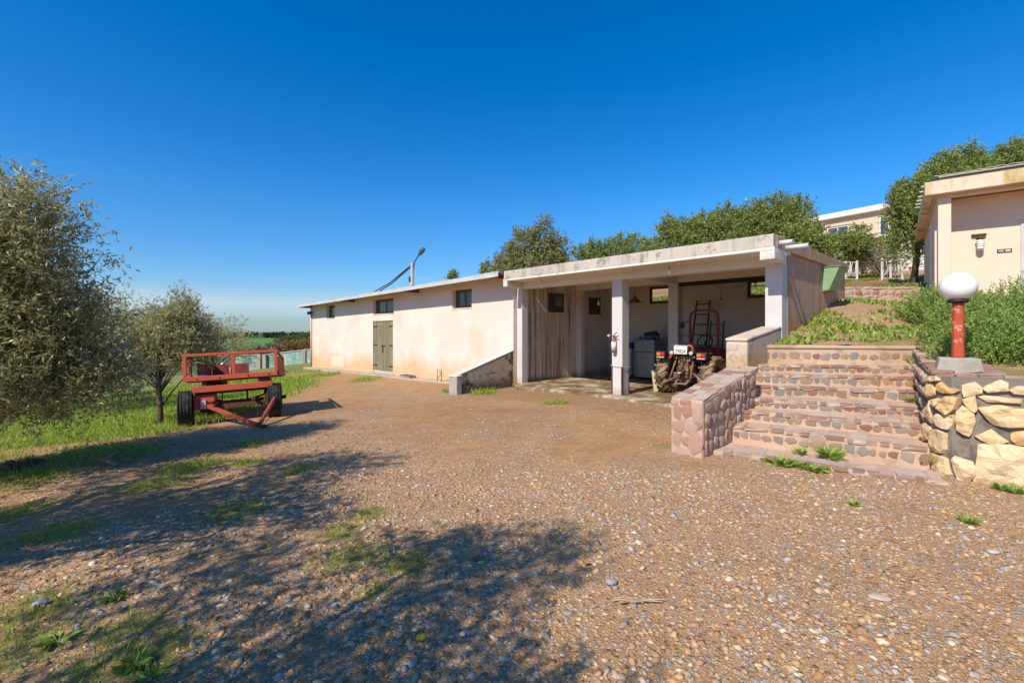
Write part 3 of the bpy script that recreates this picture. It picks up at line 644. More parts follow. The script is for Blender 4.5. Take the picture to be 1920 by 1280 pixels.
for r in range(5):
    y = .06
    while y < L_ - .05:
        wd = rg.uniform(.07, .22); z = .1 + r * .15 + (y / L_) * .1 + rg.uniform(-.03, .03)
        if z < .62 + .29 * y / L_ and y + wd < L_: put_stone(sw1, STV_RED[rg.randrange(9)], frame_m(Vector((W_ + .004, y + wd / 2, z)), (0, 1, 0), (1, 0, 0)) @ Matrix.Rotation(rg.uniform(-.4, .4), 4, 'Z'), wd * 1.05, rg.uniform(.12, .2), rg.uniform(.05, .12))
        y += wd + .015
y = .01
while y < L_ - .05:
    dd = rg.uniform(.09, .2); x = .01
    while x < W_ - .05:
        wd = min(rg.uniform(.12, .3), W_ - x); c = Vector((x + wd / 2, y + dd / 2, .678 + .29 * (y + dd / 2) / L_))
        put_stone(sw1, rg.choice((BOXV, BOXV, NOSV))[rg.randrange(7)], frame_m(c, (1, 0, 0), (0, -.167, .986)), wd - .012, dd - .01, .04, 'slab'); x += wd
    y += dd
M_UPW = plaster('orange_stained_render', (.62, .5, .38), (.5, .4, .31), (.6, .3, .08), base_z=.75, stain_h=.7, mould=((.2, .17, .14), .5))
uw = thing('pier_wall', 'short rendered wall with orange stains leading from steps to garage pillar', 'wall', g0, GROT)
mb = MB(); mb.hexa([(3.22, -1.55, .4), (3.55, -1.55, .4), (3.55, -.002, .4), (3.22, -.002, .4), (3.22, -1.55, 1.33), (3.55, -1.55, 1.33), (3.55, -.002, 1.53), (3.22, -.002, 1.53)]); mb.build('wall_body', M_UPW, uw, bevel=.03)
mb = MB(); mb.hexa([(3.215, -1.555, 1.335), (3.555, -1.555, 1.335), (3.555, -.003, 1.535), (3.215, -.003, 1.535), (3.215, -1.555, 1.385), (3.555, -1.555, 1.385), (3.555, -.003, 1.58), (3.215, -.003, 1.58)]); mb.build('coping', M_UPW, uw, bevel=.02)

# ochre retaining wall that carries the lamp
rwall = thing('retaining_wall', 'curved retaining wall of big ochre stones in grey mortar', 'wall', (4.6, 4.7, 0)); off = -Vector(rwall.location)
def top_z(p): return 1.03 + .16 * max(0, min(1, (p[1] - 4.9) / 2.3))
inner = []
for i, p in enumerate(WALL):
    a = Vector(WALL[max(i - 1, 0)]); b = Vector(WALL[min(i + 1, len(WALL) - 1)]); d = (b - a).normalized(); n = Vector((-d.y, d.x)); q = Vector(p) + n * .62
    inner.append(q)
inner[4] = inner[5] = inner[6] = Vector((5.15, 5.1)); inner[3] = Vector((5.15, 5.15))
mb = MB()
for i in range(len(WALL) - 1):
    a, b, c, d = WALL[i], WALL[i + 1], inner[i + 1], inner[i]; za, zb = top_z(a), top_z(b)
    mb.add([(*a, -.3), (*b, -.3), (*b, zb), (*a, za), (c[0], c[1], zb), (d[0], d[1], za)], [(0, 1, 2, 3), (3, 2, 4, 5)])
mb.build('wall_body', M_MORTG, rwall, loc=off)
def on_wall(px, py):
    k = (px - 960) / FPX; best = None
    for i in range(2, len(WALL) - 1):
        (x1, y1), (x2, y2) = WALL[i], WALL[i + 1]; den = (x2 - x1) - k * (y2 - y1)
        if abs(den) < 1e-9: continue
        s = (k * y1 - x1) / den
        if -.02 <= s <= 1.02:
            y = y1 + s * (y2 - y1)
            if best is None or y < best[1]: best = (x1 + s * (x2 - x1), y, i)
    if best is None: return None
    return Vector((best[0], best[1], CAMZ - (py - HZ) / FPX * best[1]))
def zp(pts): return [(1690 + x / 4.267, 640 + y / 4.267) for x, y in pts]
ST = [[(205, 395), (235, 345), (268, 335), (285, 420), (250, 445)], [(298, 345), (330, 325), (380, 370), (478, 392), (400, 415), (345, 412), (295, 380)], [(487, 350), (590, 325), (650, 378), (640, 410), (500, 440)],
      [(652, 370), (720, 335), (790, 305), (850, 330), (850, 393), (690, 405)], [(860, 388), (930, 355), (1060, 362), (1060, 418), (900, 415)], [(602, 432), (780, 440), (950, 460), (950, 493), (690, 483)],
      [(490, 462), (590, 428), (605, 540), (580, 560), (505, 500)], [(300, 530), (335, 470), (372, 440), (470, 455), (440, 540), (380, 580)], [(617, 530), (700, 520), (790, 508), (900, 535), (1080, 545), (1080, 688), (850, 678), (740, 662), (690, 620)],
      [(440, 560), (490, 515), (580, 580), (570, 690), (540, 750), (440, 700)], [(283, 610), (300, 580), (430, 590), (420, 660), (390, 700), (300, 670)], [(592, 752), (650, 730), (720, 700), (850, 795), (700, 815)],
      [(870, 745), (900, 725), (1050, 718), (1060, 825), (920, 820), (875, 785)], [(250, 715), (290, 705), (370, 740), (370, 860), (340, 890), (260, 860)], [(615, 828), (750, 822), (880, 830), (1100, 870), (1100, 1190), (800, 1160), (582, 1108), (600, 980)],
      [(398, 945), (430, 915), (480, 930), (570, 960), (590, 1060), (540, 1110), (450, 1100)], [(215, 970), (270, 895), (330, 920), (375, 940), (400, 1060), (360, 1105), (280, 1070)], [(197, 835), (240, 820), (258, 890), (230, 930), (192, 915)],
      [(215, 560), (245, 480), (262, 560), (250, 650), (225, 620)], [(232, 300), (300, 278), (312, 312), (260, 322)], [(378, 790), (470, 785), (548, 780), (545, 925), (380, 882)], [(190, 700), (215, 655), (245, 700), (240, 780), (200, 800)],
      [(270, 470), (300, 455), (330, 470), (300, 520), (272, 510)]]
from mathutils.geometry import delaunay_2d_cdt
def rock(pts, h, seed):
    """rough-hewn stone face: dense outline, inner grid points, height falls off at the rim"""
    P = [Vector(p) for p in pts]; q = []; r_ = random.Random(seed)
    for a, b in zip(P, P[1:] + P[:1]):
        n = max(1, int((b - a).length / .045)); q += [a + (b - a) * (k / n) + Vector((r_.uniform(-1, 1), r_.uniform(-1, 1))) * (.004 if k else 0) for k in range(n)]
    m = len(q); x0, x1 = min(p.x for p in q), max(p.x for p in q); y0, y1 = min(p.y for p in q), max(p.y for p in q); step = max(.04, ((x1 - x0) * (y1 - y0) / 70) ** .5)
    g = [Vector((x + r_.uniform(-.3, .3) * step, y + r_.uniform(-.3, .3) * step)) for x in np.arange(x0 + step / 2, x1, step) for y in np.arange(y0 + step / 2, y1, step)]
    def edge(p):
        d = 9
        for a, b in zip(q, q[1:] + q[:1]):
            e = b - a; t_ = max(0, min(1, (p - a).dot(e) / (e.length_squared + 1e-9))); d = min(d, (p - a - e * t_).length)
        return d
    ins = inside(np.array([p.x for p in g]), np.array([p.y for p in g]), [(p.x, p.y) for p in q]) if g else []
    g = [p for p, k in zip(g, ins) if k and edge(p) > .018]
    V, E_, F_, *_ = delaunay_2d_cdt(q + g, [(k, (k + 1) % m) for k in range(m)], [list(range(m))], 1, 1e-5)
    vs = []
    for p in V:
        e = edge(p); z = h * (.62 + .38 * min(1, e / .04)) + (float(fbm(p.x * 9 + seed * 3, p.y * 9)) - .5) * h * 1.7 + (float(vnoise(p.x * 2 + seed, p.y * 9 + seed)) - .5) * .02 * min(1, e / .05); vs.append((p.x, p.y, z))
    n0 = len(vs); vs += [(p.x, p.y, -.05) for p in q]; fs = [tuple(f) for f in F_]
    ix = [min(range(len(V)), key=lambda j: (V[j] - p).length) for p in q]
    fs += [(n0 + k, n0 + (k + 1) % m, ix[(k + 1) % m], ix[k]) for k in range(m)]
    me = bpy.data.meshes.new('stone'); me.from_pydata(vs, [], fs); me.update(); return me
M_GREYST = stonemat('grey_brown_stone', [(.2, .15, .12), (.24, .19, .16)], 6, .8)
for i, poly in enumerate(ST):
    P = [on_wall(*p) for p in zp(poly)]
    if any(p is None for p in P): P = [p for p in P if p is not None]
    if len(P) < 4: continue
    c = sum(P, Vector()) / len(P); dd = max(((a - b) for a in P for b in P), key=lambda v: v.xy.length); ex = Vector((dd.x, dd.y, 0)).normalized()
    if ex.x * 1 + ex.y * -1 < 0: ex = -ex
    nrm = Vector((ex.y, -ex.x, 0)); M = frame_m(c, ex, nrm); Mi = M.inverted()
    pts = [(Mi @ p).xy for p in P]; area = sum(pts[j][0] * pts[(j + 1) % len(pts)][1] - pts[(j + 1) % len(pts)][0] * pts[j][1] for j in range(len(pts)))
    if area < 0: pts = pts[::-1]
    cq = sum((Vector(p_) for p_ in pts), Vector((0, 0))) / len(pts); pts = [cq + (Vector(p_) - cq) * 1.05 for p_ in pts]
    # extra points along the edges make the outline uneven
    q = []
    for j in range(len(pts)):
        a, b = Vector(pts[j]), Vector(pts[(j + 1) % len(pts)]); q.append(a)
        e = (b - a); q.append(a + e * .5 + Vector((e.y, -e.x)) * rg.uniform(-.03, .09))
    me = rock(q, .014 if i == 20 else rg.uniform(.05, .07), i)
    me.materials.append(M_GREYST if i == 20 else M_OCHRE); o = bpy.data.objects.new('stone', me); COL.objects.link(o); o.parent = rwall; o.matrix_local = Matrix.Translation(off) @ M
# stones further right, out of the photo's frame, and down the inner face
for (i0, p0, p1, h0, h1, set_) in ((7, (5.15, 4.14), (8.5, 1.39), .05, .95, STV_OCH), (0, (4.62, 5.16), (6.2, 7.17), .15, 1.05, STV_RED)):
    a, b = Vector((*p0, 0)), Vector((*p1, 0)); d = (b - a).normalized(); nrm = Vector((d.y, -d.x, 0)); L = (b - a).length
    if i0 == 0: nrm = -nrm
    z = h0
    while z < h1:
        hh = rg.uniform(.16, .24) if i0 else rg.uniform(.1, .15); x = rg.uniform(0, .1)
        while x < L:
            wd = rg.uniform(.2, .45) if i0 else rg.uniform(.12, .25); c = a + d * (x + wd / 2) + nrm * .0; c.z = z + hh / 2
            vis = i0 or c.z > np.interp(c.y, [s.y for s in SR], SZ) + .03
            if vis: put_stone(rwall, set_[rg.randrange(9)], Matrix.Translation(off) @ frame_m(c, d if i0 else -d, nrm), wd, hh, .3)
            x += wd + .03
        z += hh + .03
# flat coping slabs on top of the lamp wall
for row in range(3):
    for i in range(11):
        s = (i + .5) / 11; a = Vector(WALL[0]).lerp(Vector(WALL[3]), s); d = (Vector(WALL[0]) - Vector(WALL[3])).normalized(); n = Vector((d.y, -d.x)); p = a + n * (.1 + row * .2 + rg.uniform(-.01, .01))
        put_stone(rwall, rg.choice((BOXV, NOSV, NOSV))[rg.randrange(7)], Matrix.Translation(off) @ frame_m(Vector((p.x, p.y, top_z(a) + .022)), (d.x, d.y, 0), (0, 0, 1)), .235, .185, .045, 'slab')
for i, (x, y) in enumerate(((4.55, 4.86), (4.64, 4.74), (4.75, 4.92), (4.82, 4.68), (4.95, 4.85), (4.98, 4.58))):
    put_stone(rwall, rg.choice((BOXV, NOSV, NOSV))[rg.randrange(7)], Matrix.Translation(off) @ frame_m(Vector((x, y, 1.052)), (.77, -.64, 0), (0, 0, 1)), .17, .15, .045, 'slab')

# garden lamp
lamp = thing('garden_lamp', 'white globe lamp on a red post standing on the retaining wall', 'lamp', (5.0, 5.2, 1.05), R(-38))
MB().hexa([(-.2, -.17, -.03), (.2, -.17, -.03), (.2, .17, -.03), (-.2, .17, -.03), (-.165, -.14, .15), (.165, -.14, .15), (.165, .14, .15), (-.165, .14, .15)]).build('base_block', M_CONC, lamp, bevel=.015)
t = MT('red_post_paint'); c = t.mix(t.ramp(t.noise(7, 7, .7), [(.55, 0), (.6, .8)]), t.ramp(t.noise(3, 4), [(.3, (.52, .09, .04)), (.7, (.40, .06, .03))]), (.55, .4, .33)); t.col(c).set(Roughness=.6); t.bump(t.noise(40, 4), .2, .004)
MB().lathe([(.058, .151), (.054, .3), (.052, .76)], 8).build('post', t.m, lamp, bevel=.004)
MB().lathe([(.05, .76), (.085, .765), (.095, .785), (.088, .80), (.06, .805)], 20).build('collar', M_DARK, lamp, True)
t = MT('opal_glass'); t.col((.86, .86, .84)).set(Roughness=.18); t.b.inputs['Subsurface Weight'].default_value = .15; t.b.inputs['Specular IOR Level'].default_value = .5; M_OPAL = t.m
MB().lathe([(.001, .79)] + [(.163 * math.sin(a), .945 - .158 * math.cos(a)) for a in np.linspace(.15, math.pi - .01, 22)], 36).build('globe', M_OPAL, lamp, True)
# ------------------------------------------------------------------ red farm trailer
t = MT('worn_red_paint'); n1 = t.noise(5, 7, .7); c = t.ramp(n1, [(.3, (.42, .08, .045)), (.52, (.33, .06, .04)), (.66, (.16, .06, .04))]); c = t.mix(t.ramp(t.noise(18, 6, .75), [(.6, 0), (.72, .7)]), c, (.16, .09, .06)); t.col(c).set(Roughness=.7); t.bump(t.noise(60, 5), .3, .004); M_RED = t.m
t = MT('bright_red_paint'); c = t.mix(t.ramp(t.noise(18, 6, .75), [(.6, 0), (.72, .7)]), t.ramp(t.noise(4, 5), [(.3, (.60, .12, .06)), (.7, (.5, .09, .05))]), (.22, .1, .07)); t.col(c).set(Roughness=.65); M_RED2 = t.m
t = MT('black_tyre_rubber'); c = t.mix(t.ramp(t.noise(6, 7, .7), [(.5, 0), (.75, .75)]), (.022, .021, .02), (.16, .12, .085)); t.col(c).set(Roughness=.8); t.bump(t.noise(50, 4), .3, .004); M_TYRE = t.m
t = MT('muddy_tyre'); c = t.mix(t.ramp(t.noise(4, 7, .7), [(.38, 0), (.55, .95)]), (.03, .025, .022), t.ramp(t.noise(9, 5), [(.3, (.25, .155, .09)), (.7, (.38, .26, .16))])); t.col(c).set(Roughness=.92); t.bump(t.noise(25, 6, .75), .6, .012); M_MUDT = t.m
def tyre_profile(r, w): h = w / 2; return [(r * .56, -h * .75), (r * .66, -h * .95), (r * .84, -h), (r * .95, -h * .9), (r, -h * .62), (r * 1.005, 0), (r, h * .62), (r * .95, h * .9), (r * .84, h), (r * .66, h * .95), (r * .56, h * .75), (r * .54, 0)]
def ring(mb, prof, n=32, axis='x'):
    mb2 = MB().lathe(prof, n, axis); mb2.f = mb2.f[:-2]; m_ = len(prof)
    mb2.f += [((m_ - 1) * n + k, (m_ - 1) * n + (k + 1) % n, (k + 1) % n, k) for k in range(n)]; mb.add(mb2.v, mb2.f)
def wheel(parent, loc, r, w_, mat, rimmat, rotz=0, ribs=True, name='wheel'):
    e = bpy.data.objects.new(name, None); COL.objects.link(e); e.parent = parent; e.location = loc; e.rotation_euler = (0, 0, rotz)
    mb = MB(); ring(mb, tyre_profile(r, w_)); mb.build('tyre', mat, e, True)
    if ribs:
        mb = MB()
        for s in (-.5, -.25, 0, .25, .5): ring(mb, [(r * .985, w_ * (s - .045) * .9), (r * 1.02, w_ * (s - .04) * .9), (r * 1.02, w_ * (s + .04) * .9), (r * .985, w_ * (s + .045) * .9)])
        mb.build('tread', mat, e, False)
    mb = MB(); q = w_ * .32; mb.lathe([(.001, -q * .3), (r * .2, -q * .3), (r * .22, -q * .6), (r * .45, -q * .2), (r * .57, -q), (r * .57, q), (r * .45, q * .2), (r * .22, q * .6), (r * .2, q * .9), (.001, q * .9)], 24, 'x'); mb.build('rim', rimmat, e, True)
    return e
tr = thing('trailer', 'rusty red four-wheeled farm trailer with railed sides and drawbar', 'trailer', (-5.12, 8.55, -.2), math.atan2(.406, .914))
tr.rotation_euler = (R(-5.2), R(-2.6), math.atan2(.406, .914))
# local: x to the right along the front, y to the back, z up
HW, LEN = .75, 2.55
def tb(nm, a, b, w_, h_, mat=M_RED, up=(0, 0, 1), bev=.006): return MB().hexa(bar(a, b, w_, h_, up)).build(nm, mat, tr, bevel=bev)
tb('front_sill', (-HW, 0, .86), (HW, 0, .86), .05, .085, M_RED2); tb('top_rail', (-HW - .02, 0, 1.29), (HW + .02, 0, 1.29), .05, .05, M_RED2)
for x in (-HW + .02, .03, HW - .02): tb('post', (x, -.004, .9), (x, -.004, 1.265), .06, .04, M_RED2, (0, 1, 0))
for s in (-1, 1):
    x = s * HW
    tb('side_sill', (x, .03, .86), (x, LEN, .86), .05, .085); tb('side_rail', (x, .03, 1.28), (x, LEN, 1.22), .04, .05)
    for y in (.55, 1.25, 1.95, LEN - .03): tb('post', (x, y, .9), (x, y, 1.2), .04, .06, M_RED, (0, 1, 0))
    for (y0, y1) in (((.06, .5), (.58, 1.2), (1.28, 1.9)) if s > 0 else ((1.3, 1.9), (1.98, 2.5))): MB().box(x - .012, x + .012, y0, y1, .905, 1.19).build('side_panel', M_RED, tr)
for x0, x1 in ((-.72, -.38), (-.36, .02)): MB().box(x0, x1, LEN - .02, LEN + .005, .9, 1.18).build('tail_board', M_RED, tr)
tb('tail_rail', (-HW, LEN, .86), (HW, LEN, .86), .05, .08)
for i in range(9): MB().box(-HW + .03, HW - .03, .03 + i * .28, .29 + i * .28, .80, .83).build('bed_plank', M_RUST, tr)
for x in (-.45, .45): tb('chassis_rail', (x, .02, .74), (x, LEN - .05, .74), .07, .11, M_RUST)
tb('bolster', (-.62, -.03, .665), (.66, -.03, .665), .09, .11, M_RED2); tb('cross_beam', (-.6, .06, .59), (.72, .06, .59), .08, .05, M_RUST)
tb('cross_beam', (-.6, 1.0, .6), (.6, 1.0, .6), .07, .1, M_RUST); tb('cross_beam', (-.6, 1.9, .6), (.6, 1.9, .6), .07, .1, M_RUST)
MB().box(-.62, -.28, -.02, .26, .3, .565).build('turntable_block', M_RED2, tr, bevel=.02); MB().box(.5, .62, .0, .2, .25, .565).build('turntable_block', M_RUST, tr, bevel=.02)
MB().box(-.5, -.42, -.06, -.022, .32, .47).build('reflector', M_GALV, tr)
tb('axle', (-.8, .12, .33), (.8, .05, .33), .08, .08, M_RUST); tb('axle', (-.8, 2.0, .33), (.8, 2.0, .33), .08, .08, M_RUST)
for x in (-.3, .35): tb('leaf_spring', (x, -.3 + .0, .42), (x, .5, .42), .06, .05, M_RUST)
tb('hanger', (.2, .3, .6), (.2, .3, .36), .03, .03, M_RUST, (0, 1, 0)); tb('hanger', (-.2, .2, .6), (-.2, .2, .2), .02, .02, M_RUST, (0, 1, 0))
for (x, y, rz) in ((-.74, .04, .12), (.66, .06, .1), (-.72, 2.0, 0), (.6, 2.0, 0)): wheel(tr, (x, y, .33), .33, .21, M_TYRE, M_RED, rz)
tip = Vector((.5, -1.37, .03))
tb('drawbar', (-.4, -.02, .36), tip, .05, .065, M_RED); tb('drawbar', (.72, -.12, .44), tip + Vector((.02, .05, .0)), .045, .065, M_RED)
mb = MB(); ring(mb, [(.035, -.02), (.065, -.02), (.065, .02), (.035, .02)], 16, 'z'); mb.build('hitch_eye', M_RUST, tr, True, loc=tip + Vector((.08, -.07, -.02)))
M_BLUE = simple('blue_plastic', (.02, .05, .25), (.02, .1, .3), 5, .4, .05)
for (a, b) in (((-.6, .1, .5), (.1, .1, .36)), ((.6, .12, .5), (0, .12, .36)), ((-.45, .9, .68), (.45, 1.8, .68)), ((.45, .9, .68), (-.45, 1.8, .68))): tb('brace', a, b, .025, .035, M_RUST)
for x in (-.55, -.2, .25, .6): MB().tube([(x, -.036, .86), (x, -.026, .86)], .012, 6).build('bolt', M_RUST, tr)
MB().tube([(.55, .02, .6), (.57, -.06, .45), (.5, -.12, .3), (.42, -.3, .22), (.45, -.7, .14)], .01, 6).build('brake_hose', M_DARK, tr, True)
for (x, y, w_, l_) in ((-.3, 1.2, .3, .7), (.3, 1.6, .25, .6)): MB().box(x - w_ / 2, x + w_ / 2, y - l_ / 2, y + l_ / 2, .832, .86).build('loose_board', M_RUST, tr, bevel=.004)
bag = thing('plastic_sack', 'crumpled blue plastic sack lying in the trailer bed', 'sack', tr.matrix_basis @ Vector((-.5, .3, .835)))
rr = random.Random(4); mb = MB(); bm = bmesh.new(); bmesh.ops.create_icosphere(bm, subdivisions=2, radius=1)
for v in bm.verts: v.co *= 1 + rr.uniform(-.2, .2); v.co.x *= .14; v.co.y *= .1; v.co.z = max(v.co.z * .07, -.03) + .03
me = bpy.data.meshes.new('sack_body'); bm.to_mesh(me); bm.free(); link('sack_body', me, M_BLUE, bag)

# ------------------------------------------------------------------ compact tractor
trp = G(1.24, 1.32, .036); tk = thing('tractor', 'small muddy red tractor with roll bar, seen from behind', 'tractor', trp, GROT)
M_TRED = simple('tractor_red', (.34, .055, .04), (.16, .055, .04), 9, .7, .2)
M_GREASE = simple('greasy_iron', (.10, .06, .042), (.2, .12, .075), 14, .7, .5, 40, bdist=.01)
M_MUDDY = simple('muddy_iron', (.3, .19, .115), (.13, .08, .05), 9, .9, .5, 30, bdist=.01)
RR, RWd = .45, .29
for s in (-1, 1):
    e = wheel(tk, (s * .53, 0, RR), RR - .025, RWd, M_MUDT, M_TRED, 0, False, 'rear_wheel')
    mb = MB(); nl = 18
    for k in range(nl):
        for sd in (-1, 1):
            th = 2 * math.pi * (k + (.5 if sd > 0 else 0)) / nl
            def pt(u, r, d): 
                a = th + .26 * (1 - u) + d; return (sd * (.01 + u * RWd * .5), r * math.sin(a), -r * math.cos(a))   # chevron lug
            q = [pt(0, RR - .035, -.045), pt(1, RR - .06, -.06), pt(1, RR - .06, .06), pt(0, RR - .035, .045), pt(0, RR + .012, -.03), pt(1, RR - .004, -.045), pt(1, RR - .004, .045), pt(0, RR + .012, .03)]
            mb.hexa(q)
    mb.build('tread_lugs', M_MUDT, e)
    # fender with tail lamp
    mb = MB(); n = 9
    for k in range(n):
        a0, a1 = R(48 + k * 9), R(48 + (k + 1) * 9); x0, x1 = sorted((s * .30, s * .52)); r0, r1 = .50, .515
        f = lambda r, a: (-(r * math.cos(a)), RR + r * math.sin(a))
        mb.hexa([(x0, *f(r0, a0)), (x1, *f(r0, a0)), (x1, *f(r0, a1)), (x0, *f(r0, a1)), (x0, *f(r1, a0)), (x1, *f(r1, a0)), (x1, *f(r1, a1)), (x0, *f(r1, a1))])
    mb.build('fender', M_TRED, tk)
    x0, x1 = sorted((s * .36, s * .60)); lb = MB().box(x0, x1, -.49, -.3, .83, .99).build('lamp_housing', M_DARK, tk, bevel=.02)
    t = MT('tail_lamp_plastic'); gx = t.math('MULTIPLY', t.math('SUBTRACT', t.xyz(0), x0), 1 / (x1 - x0)); t.col(t.ramp(gx, [(0, (.75, .22, .03)), (.45, (.8, .18, .03)), (.5, (.6, .03, .02)), (1, (.55, .03, .02))])).set(Roughness=.25); MB().box(x0 + .03, x1 - .03, -.50, -.489, .895, .965).build('tail_lamp', t.m, tk, bevel=.008)
    MB().box(x0 + .03, x1 - .03, -.497, -.4905, .845, .87).build('reflector', M_GALV, tk)
    wheel(tk, (s * .42, 1.38, .27), .27, .17, M_MUDT, M_TRED, 0, True, 'front_wheel')
tk_b = lambda nm, mat, x0, x1, y0, y1, z0, z1, b=.012: MB().box(x0, x1, y0, y1, z0, z1).build(nm, mat, tk, bevel=b)
tk_b('gearbox', M_GREASE, -.16, .16, -.28, .55, .3, .68, .03); tk_b('axle_housing', M_GREASE, -.38, .38, -.1, .1, .34, .5, .03); tk_b('engine', M_GREASE, -.17, .17, .56, 1.4, .32, .66)
mb = MB(); mb.hexa([(-.24, .6, .67), (.24, .6, .67), (.21, 1.72, .62), (-.21, 1.72, .62), (-.22, .6, 1.1), (.22, .6, 1.1), (.19, 1.72, 1.0), (-.19, 1.72, 1.0)]); mb.build('hood', M_TRED, tk, bevel=.05)
tk_b('front_axle', M_GREASE, -.36, .36, 1.33, 1.43, .24, .33); tk_b('footplate', M_DARK, -.42, .42, .3, .75, .42, .45)
tk_b('seat', M_DARK, -.2, .2, -.08, .32, .82, .9, .03); mb = MB().hexa([(-.2, -.12, .9), (.2, -.12, .9), (.2, -.06, .9), (-.2, -.06, .9), (-.18, -.22, 1.2), (.18, -.22, 1.2), (.18, -.16, 1.2), (-.18, -.16, 1.2)]); mb.build('seat_back', M_DARK, tk, bevel=.025)
mb = MB(); ring(mb, [(.165, -.014), (.18, -.018), (.195, 0), (.18, .018), (.165, .014)], 28, 'y'); mb.v = [(x, y * .9 + z * .35, z * .9) for x, y, z in mb.v]; mb.build('steering_wheel', M_DARK, tk, True, loc=(.06, .62, 1.2))
MB().tube([(.06, .95, .95), (.06, .6, 1.2)], .02, 8).build('steering_column', M_DARK, tk)
# roll bar
pts = [(-.34, .7, .5), (-.34, .7, 1.78)] + [(-.34 + .18 * (1 - math.cos(a)), .7, 1.78 + .18 * math.sin(a)) for a in np.linspace(.2, math.pi / 2, 6)]
pts = pts + [(-x, y, z) for x, y, z in pts[::-1]]
MB().tube(pts, .03, 10).build('roll_bar', M_TRED, tk, True)
# number plate on its bracket with twin lamps
MB().box(-.16, .16, -.46, -.45, 1.03, 1.14).build('plate_bracket', M_GALV, tk); 
pl = MB().box(-.155, .155, -.472, -.4605, .94, 1.10).build('number_plate', simple('plate_white', (.75, .75, .68), (.65, .63, .55), 6, .5, .05), tk, bevel=.006)
fc = bpy.data.curves.new('plate_text', 'FONT'); fc.body = '29824'; fc.size = .1; fc.align_x = 'CENTER'; fc.extrude = .001
fo = bpy.data.objects.new('tmp', fc); COL.objects.link(fo); bpy.context.view_layer.update(); me = bpy.data.meshes.new_from_object(fo.evaluated_get(bpy.context.evaluated_depsgraph_get())); bpy.data.objects.remove(fo)
o = link('plate_number', me, M_DARK, pl); o.matrix_local = Matrix.Translation((0, -.4745, .965)) @ Matrix.Rotation(R(90), 4, 'X') @ Matrix.Diagonal((1.0, 1.15, 1, 1))
for s in (-1, 1):
    MB().tube([(s * .16, -.3, .92), (s * .22, -.32, 1.02), (s * .2, -.34, 1.12), (s * .12, -.36, 1.14)], .022, 8).build('grab_bar', M_RED2, tk, True)
    MB().lathe([(.001, -.03), (.04, -.03), (.048, 0), (.045, .012), (.001, .014)], 14, 'y').build('work_lamp', M_GALV, tk, True, loc=(s * .23, -.43, .96))
# three-point hitch
for s in (-1, 1):
    MB().tube([(s * .16, -.15, .42), (s * .22, -.5, .36), (s * .26, -.78, .3)], .026, 8).build('lower_link', M_MUDDY, tk, True)
    MB().tube([(s * .2, -.24, .86), (s * .24, -.5, .38)], .018, 8).build('lift_rod', M_MUDDY, tk, True)
    MB().tube([(s * .12, -.05, .82), (s * .2, -.24, .87)], .03, 8).build('lift_arm', M_MUDDY, tk, True)
    pts = [(s * .1, -.3, .45), (s * .2, -.5, .34)]
    for k in range(7):
        u = k / 6; p = (s * (.08 + .13 * u), -.3 - .25 * u, .44 - .1 * u - .05 * math.sin(math.pi * u)); mb = MB(); ring(mb, [(.012, -.005), (.02, -.005), (.02, .005), (.012, .005)], 8, 'x' if k % 2 else 'z'); mb.build('chain_link', M_MUDDY, tk, loc=p)
MB().tube([(0, -.28, .72), (.02, -.34, .9), (.015, -.36, 1.0)], .022, 8).build('top_link', M_MUDDY, tk, True)
tk_b('hitch_frame', M_GREASE, -.12, .12, -.34, -.285, .4, .8, .01); MB().lathe([(.03, -.1), (.06, -.1), (.06, 0)], 14, 'y').build('power_shaft_guard', M_DARK, tk, True, loc=(0, -.35, .52)); MB().lathe([(.02, -.2), (.02, 0)], 10, 'y').build('power_shaft', M_GALV, tk, True, loc=(0, -.36, .52))
rr = random.Random(8)
for k in range(16):
    a = Vector((rr.uniform(-.17, .17), rr.uniform(-.42, -.3), rr.uniform(.4, .9))); MB().tube([a, a + Vector((rr.uniform(-.08, .08), rr.uniform(-.06, .06), rr.uniform(-.18, .18))), a + Vector((rr.uniform(-.12, .12), rr.uniform(0, .1), rr.uniform(-.2, .2)))], rr.choice((.007, .01, .014)), 6).build('hose', rr.choice((M_GREASE, M_DARK, M_MUDDY)), tk, True)
for k in range(10):
    x, y, z = rr.uniform(-.17, .12), rr.uniform(-.4, -.3), rr.uniform(.36, .86); s = rr.uniform(.03, .07); tk_b('valve_block', rr.choice((M_GREASE, M_MUDDY, M_RUST)), x, x + s, y, y + s, z, z + s * 1.3, .006)
tk_b('drawbar_plate', M_MUDDY, -.09, .09, -.5, -.28, .26, .29); MB().tube([(-.36, .68, 1.35), (-.62, .6, 1.35)], .01, 6).build('side_arm', M_DARK, tk); 
MB().tube([(-.34, .69, 1.68), (-.47, .6, 1.68)], .012, 6).build('mirror_arm', M_DARK, tk); MB().lathe([(.001, -.01), (.05, -.012), (.075, 0), (.05, .012), (.001, .012)], 16, 'y').build('mirror', M_DARK, tk, True, loc=(-.5, .6, 1.6))
# crossed sticks lying by the wheel
M_STICK = wood('pale_stick', (.5, .38, .24), (.3, .2, .12), 0)
for i, (a, b, lab) in enumerate(((G(1.75, .55, .55), G(2.75, -.35, .72), 'pale straight stick leaning across the right rear tractor tyre'), (G(1.7, .5, .6), G(2.3, -.2, .42), 'shorter bent stick under the pale one by the tractor tyre'))):
    st_ = MB().tube([a, (a + b) / 2 + Vector((0, 0, .02)), b], [.013, .012, .009], 6).build('stick', M_STICK, None, True); tag(st_, lab, 'stick', 'sticks by the tractor')
# ------------------------------------------------------------------ things in and on the garage
def gthing(name, label, cat, x, y, z, group=None, rz=0): return thing(name, label, cat, G(x, y, z), GROT + rz, group)
